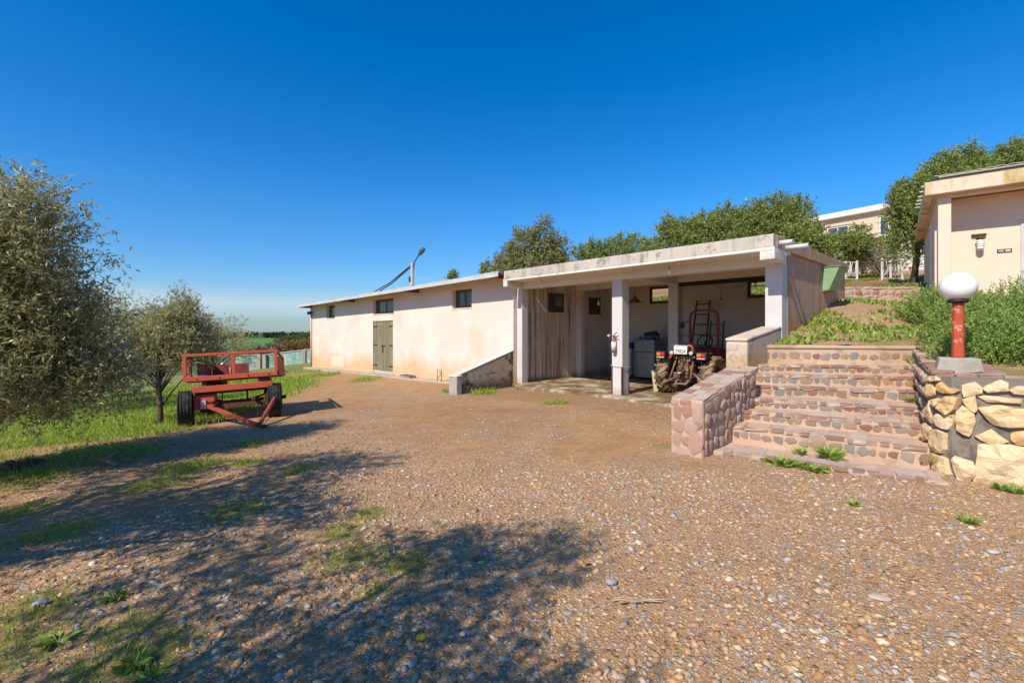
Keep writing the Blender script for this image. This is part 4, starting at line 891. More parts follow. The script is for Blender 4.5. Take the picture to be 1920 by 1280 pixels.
# fire extinguisher
ex = gthing('fire_extinguisher', 'small red fire extinguisher with white label hung on the middle column', 'extinguisher', .1, -.065, 1.0)
M_EXR = simple('extinguisher_red', (.42, .10, .06), (.3, .08, .05), 6, .45, .05); M_LAB = simple('paper_label', (.7, .7, .72), (.55, .55, .6), 9, .6, 0)
MB().lathe([(.03, 0), (.052, .01), (.055, .03), (.055, .27), (.05, .3), (.03, .33), (.018, .34), (.018, .36)], 20).build('cylinder', M_EXR, ex, True)
mb = MB(); ring(mb, [(.0558, .05), (.0562, .05), (.0562, .25), (.0558, .25)], 20, 'z'); mb.build('label_sleeve', M_LAB, ex, True)
MB().box(-.02, .02, -.03, .03, .36, .39).build('valve', M_DARK, ex, bevel=.005); MB().hexa(bar((0, 0, .40), (.1, -.02, .47), .015, .012)).build('lever', M_RUST, ex); MB().hexa(bar((0, 0, .385), (.11, -.02, .37), .015, .012)).build('handle', M_RUST, ex)
MB().tube([(-.01, -.02, .38), (-.06, -.03, .39), (-.09, -.03, .385)], .009, 6).build('hose', M_DARK, ex, True); MB().lathe([(.012, 0), (.03, .04), (.032, .07)], 12, 'x').build('horn', M_GALV, ex, True, loc=(-.16, -.03, .385))
MB().box(-.02, .02, .05, .064, .2, .32).build('bracket', M_DARK, ex)
# white cabinet with blue crates, steel fridge
M_WHITEM = simple('white_enamel', (.55, .56, .56), (.48, .49, .5), 3, .4, .03); M_STEEL = simple('brushed_steel', (.3, .3, .31), (.22, .22, .23), 5, .35, .05, metal=.6)
ca = gthing('cabinet', 'white metal cabinet with a dark slot standing left of the steel fridge', 'cabinet', -2.05, 3.75, .036)
MB().box(-.33, .33, -.28, .3, .07, .9).build('body', M_WHITEM, ca, bevel=.012); MB().box(-.32, .32, -.297, -.281, .1, .88).build('door', M_WHITEM, ca, bevel=.006); MB().box(-.12, -.05, -.305, -.2975, .5, .66).build('slot', M_DARK, ca)
for x, y in ((-.3, -.25), (.27, -.25), (-.3, .25), (.27, .25)): MB().box(x, x + .04, y, y + .04, 0, .069).build('foot', M_DARK, ca)
M_BLC = simple('blue_crate_plastic', (.02, .10, .30), (.02, .07, .22), 6, .5, .05)
def crate(label, x, y, z, w_, d_, h_, rz=0):
    c = gthing('crate', label, 'crate', x, y, z, 'blue plastic crates', rz); MB().box(-w_ / 2, w_ / 2, -d_ / 2, d_ / 2, 0, .02).build('bottom', M_BLC, c)
    for a in (-1, 1):
        for k in range(4):
            z0 = .022 + k * (h_ - .02) / 4; xa, xb = sorted((a * w_ / 2, a * (w_ / 2 - .015))); MB().box(xa, xb, -d_ / 2 + .016, d_ / 2 - .016, z0, z0 + (h_ - .02) / 4 - .012).build('slat', M_BLC, c); ya, yb = sorted((a * d_ / 2, a * (d_ / 2 - .015))); MB().box(-w_ / 2, w_ / 2, ya, yb, z0, z0 + (h_ - .02) / 4 - .012).build('slat', M_BLC, c)
        for b in (-1, 1): xa, xb = sorted((a * (w_ / 2 - .017), a * (w_ / 2 - .05))); ya, yb = sorted((b * (d_ / 2 - .017), b * (d_ / 2 - .04))); MB().box(xa, xb, ya, yb, .021, h_).build('corner_post', M_BLC, c)
    return c
crate('blue slatted crate on top of the white cabinet', -2.02, 3.72, .942, .5, .4, .2, .1)
fr = gthing('fridge', 'grey steel fridge with a freezer door beside the white cabinet', 'fridge', -1.2, 3.7, .036)
MB().box(-.34, .34, -.28, .3, .05, 1.2).build('body', M_STEEL, fr, bevel=.015); MB().box(-.335, .335, -.33, -.282, .06, .82).build('door', M_STEEL, fr, bevel=.012); MB().box(-.335, .335, -.33, -.282, .835, 1.19).build('freezer_door', M_STEEL, fr, bevel=.012)
MB().box(-.1, .06, -.342, -.331, 1.02, 1.06).build('badge_frame', M_GALV, fr, bevel=.004); MB().box(-.075, .035, -.346, -.3425, 1.03, 1.05).build('badge', M_DARK, fr); MB().tube([(-.3, -.36, .2), (-.3, -.36, .75)], .012, 8).build('handle', M_GALV, fr)
for x in (-.28, .28):
    for y in (-.24, .24): MB().lathe([(.025, 0), (.025, .049)], 10).build('foot', M_DARK, fr, loc=(x, y, 0))
crate('blue crate lying on top of the steel fridge', -1.22, 3.7, 1.24, .5, .36, .1, -.1)
sk = gthing('black_sack', 'black plastic sack heaped on the crate over the fridge', 'sack', -1.1, 3.7, 1.345)
bm = bmesh.new(); bmesh.ops.create_icosphere(bm, subdivisions=3, radius=1); rr = random.Random(9)
for v in bm.verts: v.co *= 1 + .25 * math.sin(v.co.x * 5 + 2 * v.co.y) * rr.uniform(.3, 1); v.co.x *= .25; v.co.y *= .17; v.co.z = max(v.co.z, -.3) * .11 + .033
me = bpy.data.meshes.new('sack_body'); bm.to_mesh(me); bm.free(); link('sack_body', me, M_DARK, sk, True)
# ladders
M_LADW = wood('brown_ladder_wood', (.16, .085, .045), (.09, .05, .03)); 
def ladder(label, x, w0, w1, H, n, mat, lean, y0, r):
    l = gthing('ladder', label, 'ladder', x, y0, .036)
    f = lambda s, h: (s * (w0 + (w1 - w0) * h / H) / 2, lean * h / H, h)
    for s in (-1, 1): MB().hexa(bar(f(s, 0), f(s, H), r * 1.4, r * 2.2, (1, 0, 0))).build('rail', mat, l, bevel=.004)
    for k in range(n): h = H * (k + .6) / n; a, b = f(-1, h), f(1, h); MB().tube([a, b], r * .7, 8).build('rung', mat, l, True)
    return l
ladder('tall brown wooden ladder leaning on the back wall behind the tractor', .22, .46, .38, 2.35, 8, M_LADW, .5, 3.72, .022)
ladder('short black metal ladder leaning beside the tall wooden one', .62, .42, .36, 1.75, 6, M_DARK, .35, 3.9, .014)
bx = gthing('toolbox', 'dark wooden box standing on the floor behind the tractor', 'box', .72, 3.45, .036)
MB().box(-.22, .22, -.15, .15, 0, .95).build('body', simple('dark_box_wood', (.09, .06, .035), (.05, .035, .025), 5), bx, bevel=.01); MB().box(-.235, .235, -.165, .165, .951, .985).build('lid', M_LADW, bx, bevel=.006)
for k in range(3): MB().box(-.19, .19, -.166, -.151, .12 + k * .28, .34 + k * .28).build('panel', M_LADW, bx, bevel=.004)
gm_ = gthing('farm_machine', 'green machine housing under a blue tarp deep in the garage right of the tractor', 'machine', 1.75, 3.3, .036)
MB().hexa([(-.4, -.35, .25), (.4, -.35, .25), (.4, .35, .25), (-.4, .35, .25), (-.34, -.3, .95), (.34, -.3, .95), (.34, .3, .95), (-.34, .3, .95)]).build('housing', simple('machine_green', (.06, .2, .04), (.04, .12, .03), 5, .5, .1), gm_, bevel=.05)
mb = MB(); vs = []; fs = []; rr = random.Random(2)
for i in range(9):
    for j in range(9): u, v = i / 8 - .5, j / 8 - .5; vs.append((u * .86, v * .76, 1.10 - .5 * (u * u + v * v) + rr.uniform(-.015, .015)))
for i in range(8):
    for j in range(8): p = i * 9 + j; fs.append((p, p + 9, p + 10, p + 1))
MB().add(vs, fs).build('tarp', M_BLC, gm_, True)
for s in (-1, 1): wheel(gm_, (s * .42, 0, .25), .25, .1, M_TYRE, M_DARK, 0, True)
# lights
pd = gthing('pendant_lamp', 'dark conical pendant lamp hanging in the left bay of the garage', 'lamp', -1.35, 3.1, CE)
MB().tube([(0, 0, 0), (0, 0, -.42)], .006, 6).build('cord', M_DARK, pd); 
M_SHADE = simple('rusty_enamel', (.12, .075, .05), (.2, .13, .09), 7, .5, .1)
mb = MB(); ring(mb, [(.03, -.42), (.05, -.45), (.06, -.5), (.21, -.62), (.205, -.625), (.05, -.505), (.035, -.45)], 24, 'z'); mb.build('lamp_shade', M_SHADE, pd, True)
def bulb(label, x, y, z, cord, par=None):
    b = gthing('light_bulb', label, 'bulb', x, y, z, 'hanging light bulbs'); MB().tube([(0, 0, 0), (0, 0, -cord)], .005, 6).build('cord', M_DARK, b); MB().lathe([(.014, -cord - .06), (.018, -cord)], 12).build('socket', M_WHITE, b, True)
    MB().lathe([(.001, -cord - .17), (.02, -cord - .165), (.033, -cord - .135), (.028, -cord - .1), (.015, -cord - .06)], 16).build('glass_bulb', M_OPAL, b, True); return b
bulb('white bulb on a long cord before the inner side window', -2.0, 2.2, CE, .55)
bulb('bulb under the front beam left of the middle column', -2.1, -.12, 2.844, .03); bulb('bulb under the front beam right of the middle column', 1.5, -.12, 2.844, .03)
sc = gthing('pull_cord', 'thin hanging pull cord with a small black switch in the right bay', 'cord', 1.25, 3.0, CE); MB().tube([(0, 0, 0), (0, 0, -.62)], .004, 6).build('cord', M_DARK, sc); MB().box(-.015, .015, -.012, .012, -.68, -.62).build('switch', M_DARK, sc, bevel=.004)
fp = gthing('notice_sheets', 'faded paper notices stuck on the inner side wall below its window', 'notice', -3.188, 2.95, 1.2)
for z0, z1, y0, y1 in ((.38, .6, -.02, .2), (.14, .3, 0, .12), (-.06, .1, .0, .12)): MB().box(.001, .004, y0, y1, z0, z1).build('sheet', M_LAB if z0 > .3 else M_DARK, fp)
cb = gthing('timber_board', 'pale yellow board leaning by the left rear tractor wheel', 'board', .47, 1.15, .036); mb = MB(); mb.hexa(bar((0, 0, 0), (-.1, .05, .5), .02, .16)); mb.build('plank', simple('yellow_board', (.6, .52, .3), (.5, .42, .24), 5), cb, bevel=.004)
# iron stand and pan at the barn foot
st_ = gthing('iron_stand', 'small black iron boot stand on the ledge by the ramp wall', 'stand', -6.3, -.5, -.14)
MB().tube([(-.12, 0, 0), (-.12, 0, .38), (.12, 0, .38), (.12, 0, 0)], .012, 6).build('frame', M_DARK, st_); MB().tube([(-.1, 0, .1), (.06, 0, .2), (.1, 0, .28), (-.04, 0, .34)], .008, 6).build('scroll', M_DARK, st_, True)
pn = gthing('iron_trough', 'flat rusty iron trough on the ledge right of the barn door', 'trough', -8.45, -.4, -.2)
mb = MB(); mb.hexa([(-.3, -.12, 0), (.3, -.12, 0), (.3, .12, 0), (-.3, .12, 0), (-.38, -.16, .1), (.38, -.16, .1), (.38, .16, .1), (-.38, .16, .1)]); mb.build('trough_body', M_CONC, pn, bevel=.02); MB().box(-.34, .34, -.125, .125, .1005, .112).build('contents', M_DARK, pn)
dr = gthing('rag_heap', 'small grey rag heap at the foot of the barn door', 'rag', -9.75, -.35, -.22); bm = bmesh.new(); bmesh.ops.create_icosphere(bm, subdivisions=2, radius=1); rr = random.Random(12)
for v in bm.verts: v.co *= 1 + rr.uniform(-.25, .25); v.co.x *= .16; v.co.y *= .1; v.co.z = max(v.co.z, -.2) * .1 + .02
me = bpy.data.meshes.new('cloth'); bm.to_mesh(me); bm.free(); link('cloth', me, M_CONC, dr)
# street lamp behind the barn
p = at(773, 540, 22); pole = thing('street_lamp', 'concrete pole with street lamp head rising behind the barn roof', 'street lamp', (p.x, 22, .5))
zt = at(773, 493, 22).z - .5
MB().lathe([(.12, -.5), (.075, zt - .02), (.06, zt)], 12).build('pole', simple('pole_concrete', (.5, .45, .38), (.4, .35, .3), 4), pole)
h0 = at(777, 491, 22) - Vector((p.x, 22, .5)); h1 = at(785, 479, 21.6) - Vector((p.x, 22, .5)); h2 = at(795, 465, 21.3) - Vector((p.x, 22, .5))
MB().tube([(h0.x - .05, 0, zt - .4), h0, h1], .025, 8).build('arm', M_DARK, pole, True)
dv = (h2 - h1); q = [h1 + dv * s for s in (0, .15, .45, .75, .95, 1.0)]; MB().tube(q, [.04, .07, .12, .12, .07, .02], 12).build('lamp_head', simple('lamp_head_grey', (.06, .075, .1), (.1, .1, .1), 5, .4, .05), pole, True)
MB().box(-.16, -.07, -.06, .06, zt - .9, zt - .65).build('junction_box', M_DARK, pole, bevel=.01)
for i, (dx, dz) in enumerate(((0, 0), (3, 1))):
    a = at(769, 499 + 2 * dz, 22); b = at(700 + dx * 2, 548 + dz, 26.5); c = a.lerp(b, .5) + Vector((0, 0, -.12)); far_ = b + (b - a) * 1.2 + Vector((0, 0, -1.2))
    o = MB().tube([a, c, b, far_], .03, 6).build('cable', M_DARK, None, True); tag(o, ('upper' if i == 0 else 'lower') + ' of two black cables running down left from the lamp pole', 'cable', 'pole cables')
# ------------------------------------------------------------------ pink house on the right
HXv, HYv = Vector((.77, -.638, 0)).normalized(), Vector((.638, .77, 0)).normalized(); HR = math.atan2(HXv.y, HXv.x)
hs_o = Vector((9.18, 10.0, 0)); house = thing('porch_house', 'pink house with a corner porch column and mossy roof edge', 'house', hs_o, HR)
M_HPINK = plaster('house_pink_plaster', (.80, .62, .48), (.72, .53, .40), (.62, .4, .25), base_z=1.9, stain_h=.7)
t = MT('mossy_roof_edge'); c = t.ramp(t.noise(1.2, 7, .65), [(.3, (.76, .60, .45)), (.7, (.62, .48, .36))]); c = t.mix(t.ramp(t.noise(1.7, 6, .6, t.co(scale=(1, 1, .25))), [(.5, 0), (.6, .85)]), c, (.40, .28, .05)); t.col(c).set(Roughness=.9); t.bump(t.noise(30, 5), .3, .01); M_HEDGE_R = t.m
hb = lambda nm, mat, x0, x1, y0, y1, z0, z1, b=.01: MB().box(x0, x1, y0, y1, z0, z1).build(nm, mat, house, bevel=b)
hb('column', M_HPINK, 0, .21, 0, .21, 1.6, 4.35, .012)
mb = MB(); holed_wall(mb, 0, 6.5, 1.5, 4.4, .56, .76, [(1.31, 2.6, 1.9, 3.72)]); mb.build('porch_wall', M_HPINK, house)
hb('side_wall', M_HPINK, .0, .2, .761, 6.5, 1.3, 4.4, .006); hb('side_pier', M_HPINK, -.03, .1, .5, .559, 1.5, 4.3, .006)
hb('porch_beam', M_HPINK, -.0, 6.5, .002, .2, 4.351, 4.43); hb('side_beam', M_HPINK, .002, .2, .201, .559, 4.3, 4.43)
hb('soffit', M_HPINK, -.2, 6.5, -.2, 6.6, 4.431, 4.47, 0)
hb('roof_fascia', M_HEDGE_R, -.22, 6.5, -.22, -.08, 4.40, 4.68, .012); hb('side_fascia', M_HEDGE_R, -.22, -.08, -.079, 6.6, 4.40, 4.66, .012)
M_SHEET = simple('aged_corrugated_sheet', (.42, .38, .28), (.3, .28, .22), 4, .7, .2)
for i in range(8):
    a = -.06 + i * .82; k = 10; vs = []; fs = []
    for j in range(k + 1):
        xx = a + .84 * j / k; zz = .008 * math.cos(j * math.pi)
        for yy, up in ((-.16, 0), (6.6, .9)): vs += [(xx, yy, 4.79 + up + zz + .01 * (i % 2)), (xx, yy, 4.805 + up + zz + .01 * (i % 2))]
    for j in range(k): p, q = j * 4, j * 4 + 4; fs += [(p + 1, q + 1, q + 3, p + 3), (p, p + 2, q + 2, q), (p, q, q + 1, p + 1), (p + 2, p + 3, q + 3, q + 2)]
    MB().add(vs, fs).build('roof_sheet', M_SHEET, house)
hb('gutter', simple('dark_gutter_metal', (.2, .17, .12), (.14, .12, .09), 5, .6, .1), 0, 6.5, -.15, -.06, 4.69, 4.765, .012)  # gutter in a dark brown metal tone
hb('gutter_rim', M_SHEET, 0, 6.5, -.19, -.151, 4.745, 4.775, .004)
for i in range(6): hb('purlin_end', M_WHITE, -.27, -.1, .15 + i * .95, .2 + i * .95, 4.685 + .1 * i, 4.703 + .1 * i, .004)
fr_ = hb('door_frame', M_GALV, 1.29, 1.37, .53, .6, 1.9, 3.74); hb('door_head', M_GALV, 1.371, 2.6, .53, .6, 3.66, 3.74)
for i in range(22): hb('shutter_slat', simple('shutter_brown', (.25, .15, .1), (.2, .12, .08), 4) if i == 0 else bpy.data.materials['shutter_brown'], 1.39, 2.58, .57, .6, 1.92 + i * .078, 1.985 + i * .078, 0)
hb('door_pane', M_GLASS, 1.38, 2.59, .602, .61, 1.9, 3.65, 0)
wlamp = thing('wall_lantern', 'caged white wall lantern on a wooden bracket under the house porch', 'lantern', hs_o + HXv * .69 + HYv * .555 + Vector((0, 0, 3.2)), HR)
MB().box(-.13, .1, -.06, 0, .34, .38).build('bracket', M_FRB, wlamp, bevel=.004); MB().tube([(0, -.05, .34), (0, -.1, .36), (0, -.12, .3)], .015, 6).build('arm', M_FRB, wlamp, True)
MB().lathe([(.07, .25), (.075, .27), (.03, .31)], 16).build('cap', M_FRB, wlamp, True, loc=(0, -.12, 0)); MB().lathe([(.04, .02), (.055, .06), (.058, .22), (.05, .248)], 16).build('glass_jar', M_OPAL, wlamp, True, loc=(0, -.12, 0))
for z in (.05, .1, .15, .2): mb = MB(); ring(mb, [(.061, z), (.066, z), (.066, z + .008), (.061, z + .008)], 16, 'z'); mb.build('cage_ring', M_GALV, wlamp, loc=(0, -.12, 0))
swp = thing('switch_plate', 'double switch plate in grey and white on the porch wall', 'switch', hs_o + HXv * 1.06 + HYv * .559 + Vector((0, 0, 3.18)), HR)
MB().box(-.11, .11, -.012, 0, -.04, .04).build('plate', M_DARK, swp, bevel=.004); MB().box(.01, .09, -.018, -.0125, -.025, .025).build('rocker', M_WHITE, swp); MB().box(-.09, -.01, -.018, -.0125, -.025, .025).build('rocker', M_CONC, swp)

# ------------------------------------------------------------------ far house on the hill
fo = Vector((21.3, 34, 0)); FX = Vector((.534, -.845, 0)); fh = thing('hill_house', 'cream flat-roofed house on the hilltop behind the trees', 'house', fo, math.atan2(FX.y, FX.x))
M_CREAM = plaster('cream_plaster', (.66, .52, .38), (.58, .46, .34))
fb = lambda nm, mat, *a, b=.02: MB().box(*a).build(nm, mat, fh, bevel=b)
mb = MB(); holed_wall(mb, .3, 11, 4, 9.25, 0, .3, [(1.55, 2.95, 7.75, 8.75), (4.6, 5.2, 7.6, 8.9)]); mb.build('front_wall', M_CREAM, fh)
fb('side_wall', M_CREAM, .3, .6, .301, 7, 4, 9.25); fb('roof_slab', M_WHITE, -.1, 11.2, -.35, 7.2, 9.26, 9.62); fb('roof_gable', M_WHITE, .3, 11, .0, .3, 9.251, 9.259, b=0)
M_CURT = simple('lilac_curtain', (.2, .17, .3), (.12, .1, .16), 6, .7, .1)
for a, b, n in ((1.55, 2.95, 2), (4.6, 5.2, 1)): window(fh, a + .01, b - .01, 7.76 if n == 2 else 7.61, 8.74 if n == 2 else 8.89, .06, M_WHITE, n, .06, .08, M_GLASS); 
MB().box(2.3, 2.85, .2, .22, 7.8, 8.7).build('curtain', M_CURT, fh)
mb = MB(); mb.prism([(3.0, -1.1), (6.6, -1.1), (6.6, -.001), (3.0, -.001)], [6.5, 6.5, 7.0, 7.0], [6.75, 6.75, 7.25, 7.25]); mb.build('awning', M_CREAM, fh, bevel=.03); fb('ledge', M_LEDGE, 2.6, 7, -.12, -.002, 7.3, 7.4)
gwall = thing('garden_wall', 'white rubble garden wall half hidden by shrubs behind the gates', 'wall', (17, 22.5, 4.2), math.atan2(-.35, .94))
mb = MB(); rr = random.Random(6)
for i in range(14):
    for j in range(5):
        x0 = -4 + i * .62 + (.3 if j % 2 else 0); MB().hexa([(x0 + rr.uniform(0, .04), -.02 - rr.uniform(0, .06), j * .34 - .4), (x0 + .58, -.02 - rr.uniform(0, .06), j * .34 - .4), (x0 + .58, .4, j * .34 - .4), (x0, .4, j * .34 - .4), (x0 + .02, -.02 - rr.uniform(0, .06), j * .34 - .08), (x0 + .56, -.02 - rr.uniform(0, .06), j * .34 - .08), (x0 + .57, .4, j * .34 - .08), (x0, .4, j * .34 - .08)]).build('block', M_WHITE, gwall, bevel=.03)

# ------------------------------------------------------------------ gates and garden steps on the slope
M_GATE = simple('white_gate_paint', (.72, .72, .7), (.6, .6, .58), 5, .5, .05)
def gate(label, pa, pb, Y, h, extra):
    a, b = at(pa, 525, Y), at(pb, 525, Y + .1); z = float(hill((a.x + b.x) / 2, Y)); L = (b.xy - a.xy).length
    g = thing('garden_gate', label, 'gate', (a.x, a.y, z - .02), math.atan2(b.y - a.y, b.x - a.x), 'white garden gates')
    for x in (.0, L): MB().box(x - .03, x + .03, -.03, .03, 0, h).build('post', M_GATE, g, bevel=.004)
    for z_ in (.1, h - .08): MB().box(.031, L - .031, -.015, .015, z_, z_ + .03).build('rail', M_GATE, g, bevel=.003)
    MB().box(L * extra - .04, L * extra + .04, -.02, .02, .131, h - .081).build('centre_bar', M_GATE, g, bevel=.003)
    rr = random.Random(int(pa))
    for k in range(9):
        x0 = .05 + (L - .1) * k / 9; z0 = .14 + rr.random() * .1; x1 = x0 + rr.uniform(-.15, .3); x1 = min(max(x1, .05), L - .05); MB().tube([(x0, .0, z0), ((x0 + x1) / 2 + .05, .004, .5 * h), (x1, 0, h - .09)], .008, 5).build('scroll', M_GATE, g, True)
    for k in range(4): mb = MB(); ring(mb, [(.06, -.006), (.075, -.006), (.075, .006), (.06, .006)], 14, 'y'); mb.build('ring', M_GATE, g, loc=(L * (.15 + .23 * k), .012, h * rr.uniform(.35, .65)))
gate('white scrolled garden gate next to the green hopper', 1573, 1607, 18.4, .85, .35); gate('white scrolled garden gate standing alone farther right', 1654, 1692, 18.4, .9, .42)
gs = thing('garden_steps', 'two low courses of stone steps higher up the weedy slope', 'steps', (9.3, 12.0, 2.2)); off = -Vector(gs.location)
for k, (y, z0, z1) in enumerate(((11.95, 2.1, 2.42), (12.45, 2.35, 2.68))):
    a, b = Vector((8.05, y + .02, 0)), Vector((11.2, y - .06, 0)); d = (b - a).normalized(); nrm = Vector((d.y, -d.x, 0))
    st = MB().prism([a.xy, b.xy, (b - nrm * .55).xy, (a - nrm * .55).xy], z0 - .4, z1 - .02).build('step', M_MORTY, gs, bevel=.015, loc=off); x = .03; L = (b - a).length
    while x < L:
        wd = rg.uniform(.12, .28); c = a + d * (x + wd / 2) - nrm * .16; c.z = z1; put_stone(st, BOXV[rg.randrange(7)], frame_m(c, d, (0, 0, 1)), wd - .02, .34, .06, 'slab')
        c = a + d * (x + wd / 2); c.z = (z0 + z1) / 2 - .0; put_stone(st, STV[rg.randrange(9)], frame_m(c, d, nrm), wd * .8, .15, .2); x += wd
kb = thing('bank_board', 'weathered earth-stained plank holding the bank below the gates', 'plank', at(1631, 545, 13.6)); 
MB().hexa([(-.55, -.03, -.12), (.55, -.05, -.12), (.55, .05, -.12), (-.55, .05, -.12), (-.53, 0, .27), (.52, 0, .29), (.52, .06, .29), (-.53, .06, .27)]).build('board', wood('bank_plank', (.30, .19, .11), (.2, .12, .07), 0), kb, bevel=.01)
for x in (-.4, .4): MB().box(x - .03, x + .03, .061, .12, -.3, .2).build('stake', M_LADW, kb)

# ------------------------------------------------------------------ teal boundary wall, low shed and brush beyond the trailer
t = MT('teal_rough_plaster'); n1 = t.noise(1.2, 8, .7); c = t.ramp(n1, [(.35, (.13, .27, .22)), (.5, (.24, .36, .31)), (.62, (.42, .45, .40))]); t.col(c).set(Roughness=.9); t.bump(t.noise(6, 7, .7), .9, .08); M_TEAL = t.m
bw = thing('boundary_wall', 'rough teal-washed boundary wall left of the barn', 'wall', at(512, 690, 34))
wp = [(438, 696, 667, 34.2), (486, 694, 666, 34.1), (497, 694, 666, 34.1), (512, 691, 664, 34), (572, 676, 657, 30.8), (600, 670, 654, 29.6)]
for i in range(5):
    (p0, b0, t0, y0), (p1, b1, t1, y1) = wp[i], wp[i + 1]; a, b = at(p0, b0, y0), at(p1, b1, y1); ta, tb_ = at(p0, t0, y0).z, at(p1, t1, y1).z; n = Vector((-(b - a).y, (b - a).x)).normalized() * .25
    if i == 1: mb = MB().prism([a.xy, b.xy, (b.xy + n), (a.xy + n)], [tb_ - .12] * 4, [ta, tb_, tb_, ta]); mb.build('lintel', M_TEAL, bw, loc=-Vector(bw.location)); MB().prism([(a.xy + n * .9), (b.xy + n * .9), (b.xy + n), (a.xy + n)], a.z - .5, tb_ - .13).build('doorway_shade', M_DARK, bw, loc=-Vector(bw.location)); continue  # dark sheet at the back of the opening, painted in for its inner shade
    MB().prism([a.xy, b.xy, b.xy + n, a.xy + n], a.z - .8, [ta, tb_, tb_, ta]).build('wall_panel', M_TEAL, bw, loc=-Vector(bw.location), bevel=.03)
    MB().prism([(a.xy - n * .2), (b.xy - n * .2), b.xy + n * 1.2, a.xy + n * 1.2], [ta + .002, tb_ + .002, tb_ + .002, ta + .002], [ta + .08, tb_ + .08, tb_ + .08, ta + .08]).build('coping', M_LEDGE, bw, loc=-Vector(bw.location), bevel=.02)
for p, b_, t_, y in ((571, 676, 656, 30.75), (487, 694, 664, 34.0), (497, 694, 664, 34.0)): q = at(p, b_, y); z1 = at(p, t_, y).z; MB().box(q.x - .13, q.x + .13, q.y - .16, q.y + .14, q.z - .6, z1).build('pillar', M_CONC, bw, loc=-Vector(bw.location), bevel=.02)
sh = thing('white_shed', 'small white shed with brown posts beyond the trailer', 'shed', at(436, 696, 35)); s0 = Vector(sh.location)
MB().box(-1.2, .05, .4, 1.6, -.6, 1.1).build('wall', M_WHITE, sh, bevel=.02); MB().box(-1.35, .65, -.3, 1.8, 1.11, 1.2).build('roof', M_LEDGE, sh, bevel=.02)
for x in (.12, .3, .5): MB().box(x, x + .09, -.1, .0, -.6, 1.1).build('post', M_BROWN, sh, bevel=.01)
# ------------------------------------------------------------------ trees and shrubs
M_BARK = simple('olive_bark', (.16, .125, .09), (.08, .06, .045), 9, .95, .8, 30, bdist=.02)
M_TWIG = simple('pale_twig', (.36, .30, .22), (.24, .19, .14), 9, .9, .3)
M_OLIVE = leafmat('olive_leaf', [(.24, .235, .085), (.44, .42, .19), (.35, .33, .12), (.62, .6, .41), (.52, .46, .18), (.24, .235, .09)], .38, .42, .45)
M_EUC = leafmat('eucalyptus_leaf', [(.18, .185, .06), (.30, .285, .10), (.23, .23, .08), (.38, .34, .14)], .25)
M_LAUREL = leafmat('laurel_leaf', [(.12, .175, .045), (.26, .32, .075), (.19, .235, .06), (.42, .44, .12), (.31, .34, .09)], .35, .4, .4)
M_ROSE = leafmat('rosemary_needle', [(.15, .23, .05), (.25, .36, .075), (.36, .45, .10), (.17, .25, .06)], .2)
M_DRY = leafmat('dry_brush', [(.20, .14, .10), (.28, .2, .14), (.16, .11, .08)], .1, .8)
M_ORNG = leafmat('orange_brush', [(.28, .19, .05), (.36, .2, .06), (.18, .16, .05), (.34, .14, .06)], .15, .8)
M_HGRN = leafmat('green_brush', [(.10, .12, .035), (.15, .16, .05), (.08, .1, .03)], .15, .8)
def crown_pts(rng, ells, n, lump=.3, shell=.35):
    E = np.array(ells, float); wt = (E[:, 3] * E[:, 4] * E[:, 5]) ** .6; ix = rng.choice(len(E), n, p=wt / wt.sum()); d = unit(rng.normal(size=(n, 3))); d[:, 2] = np.where(d[:, 2] < -.75, -d[:, 2], d[:, 2])
    r = shell + (1 - shell) * rng.random(n) ** .6; l = 1 + lump * (vnoise(d[:, 0] * 2.3 + ix * 7 + 50, d[:, 1] * 2.3 + d[:, 2] * 1.9 + 50) * 2 - 1.1)
    return E[ix, :3] + d * E[ix, 3:6] * (r * l)[:, None], d
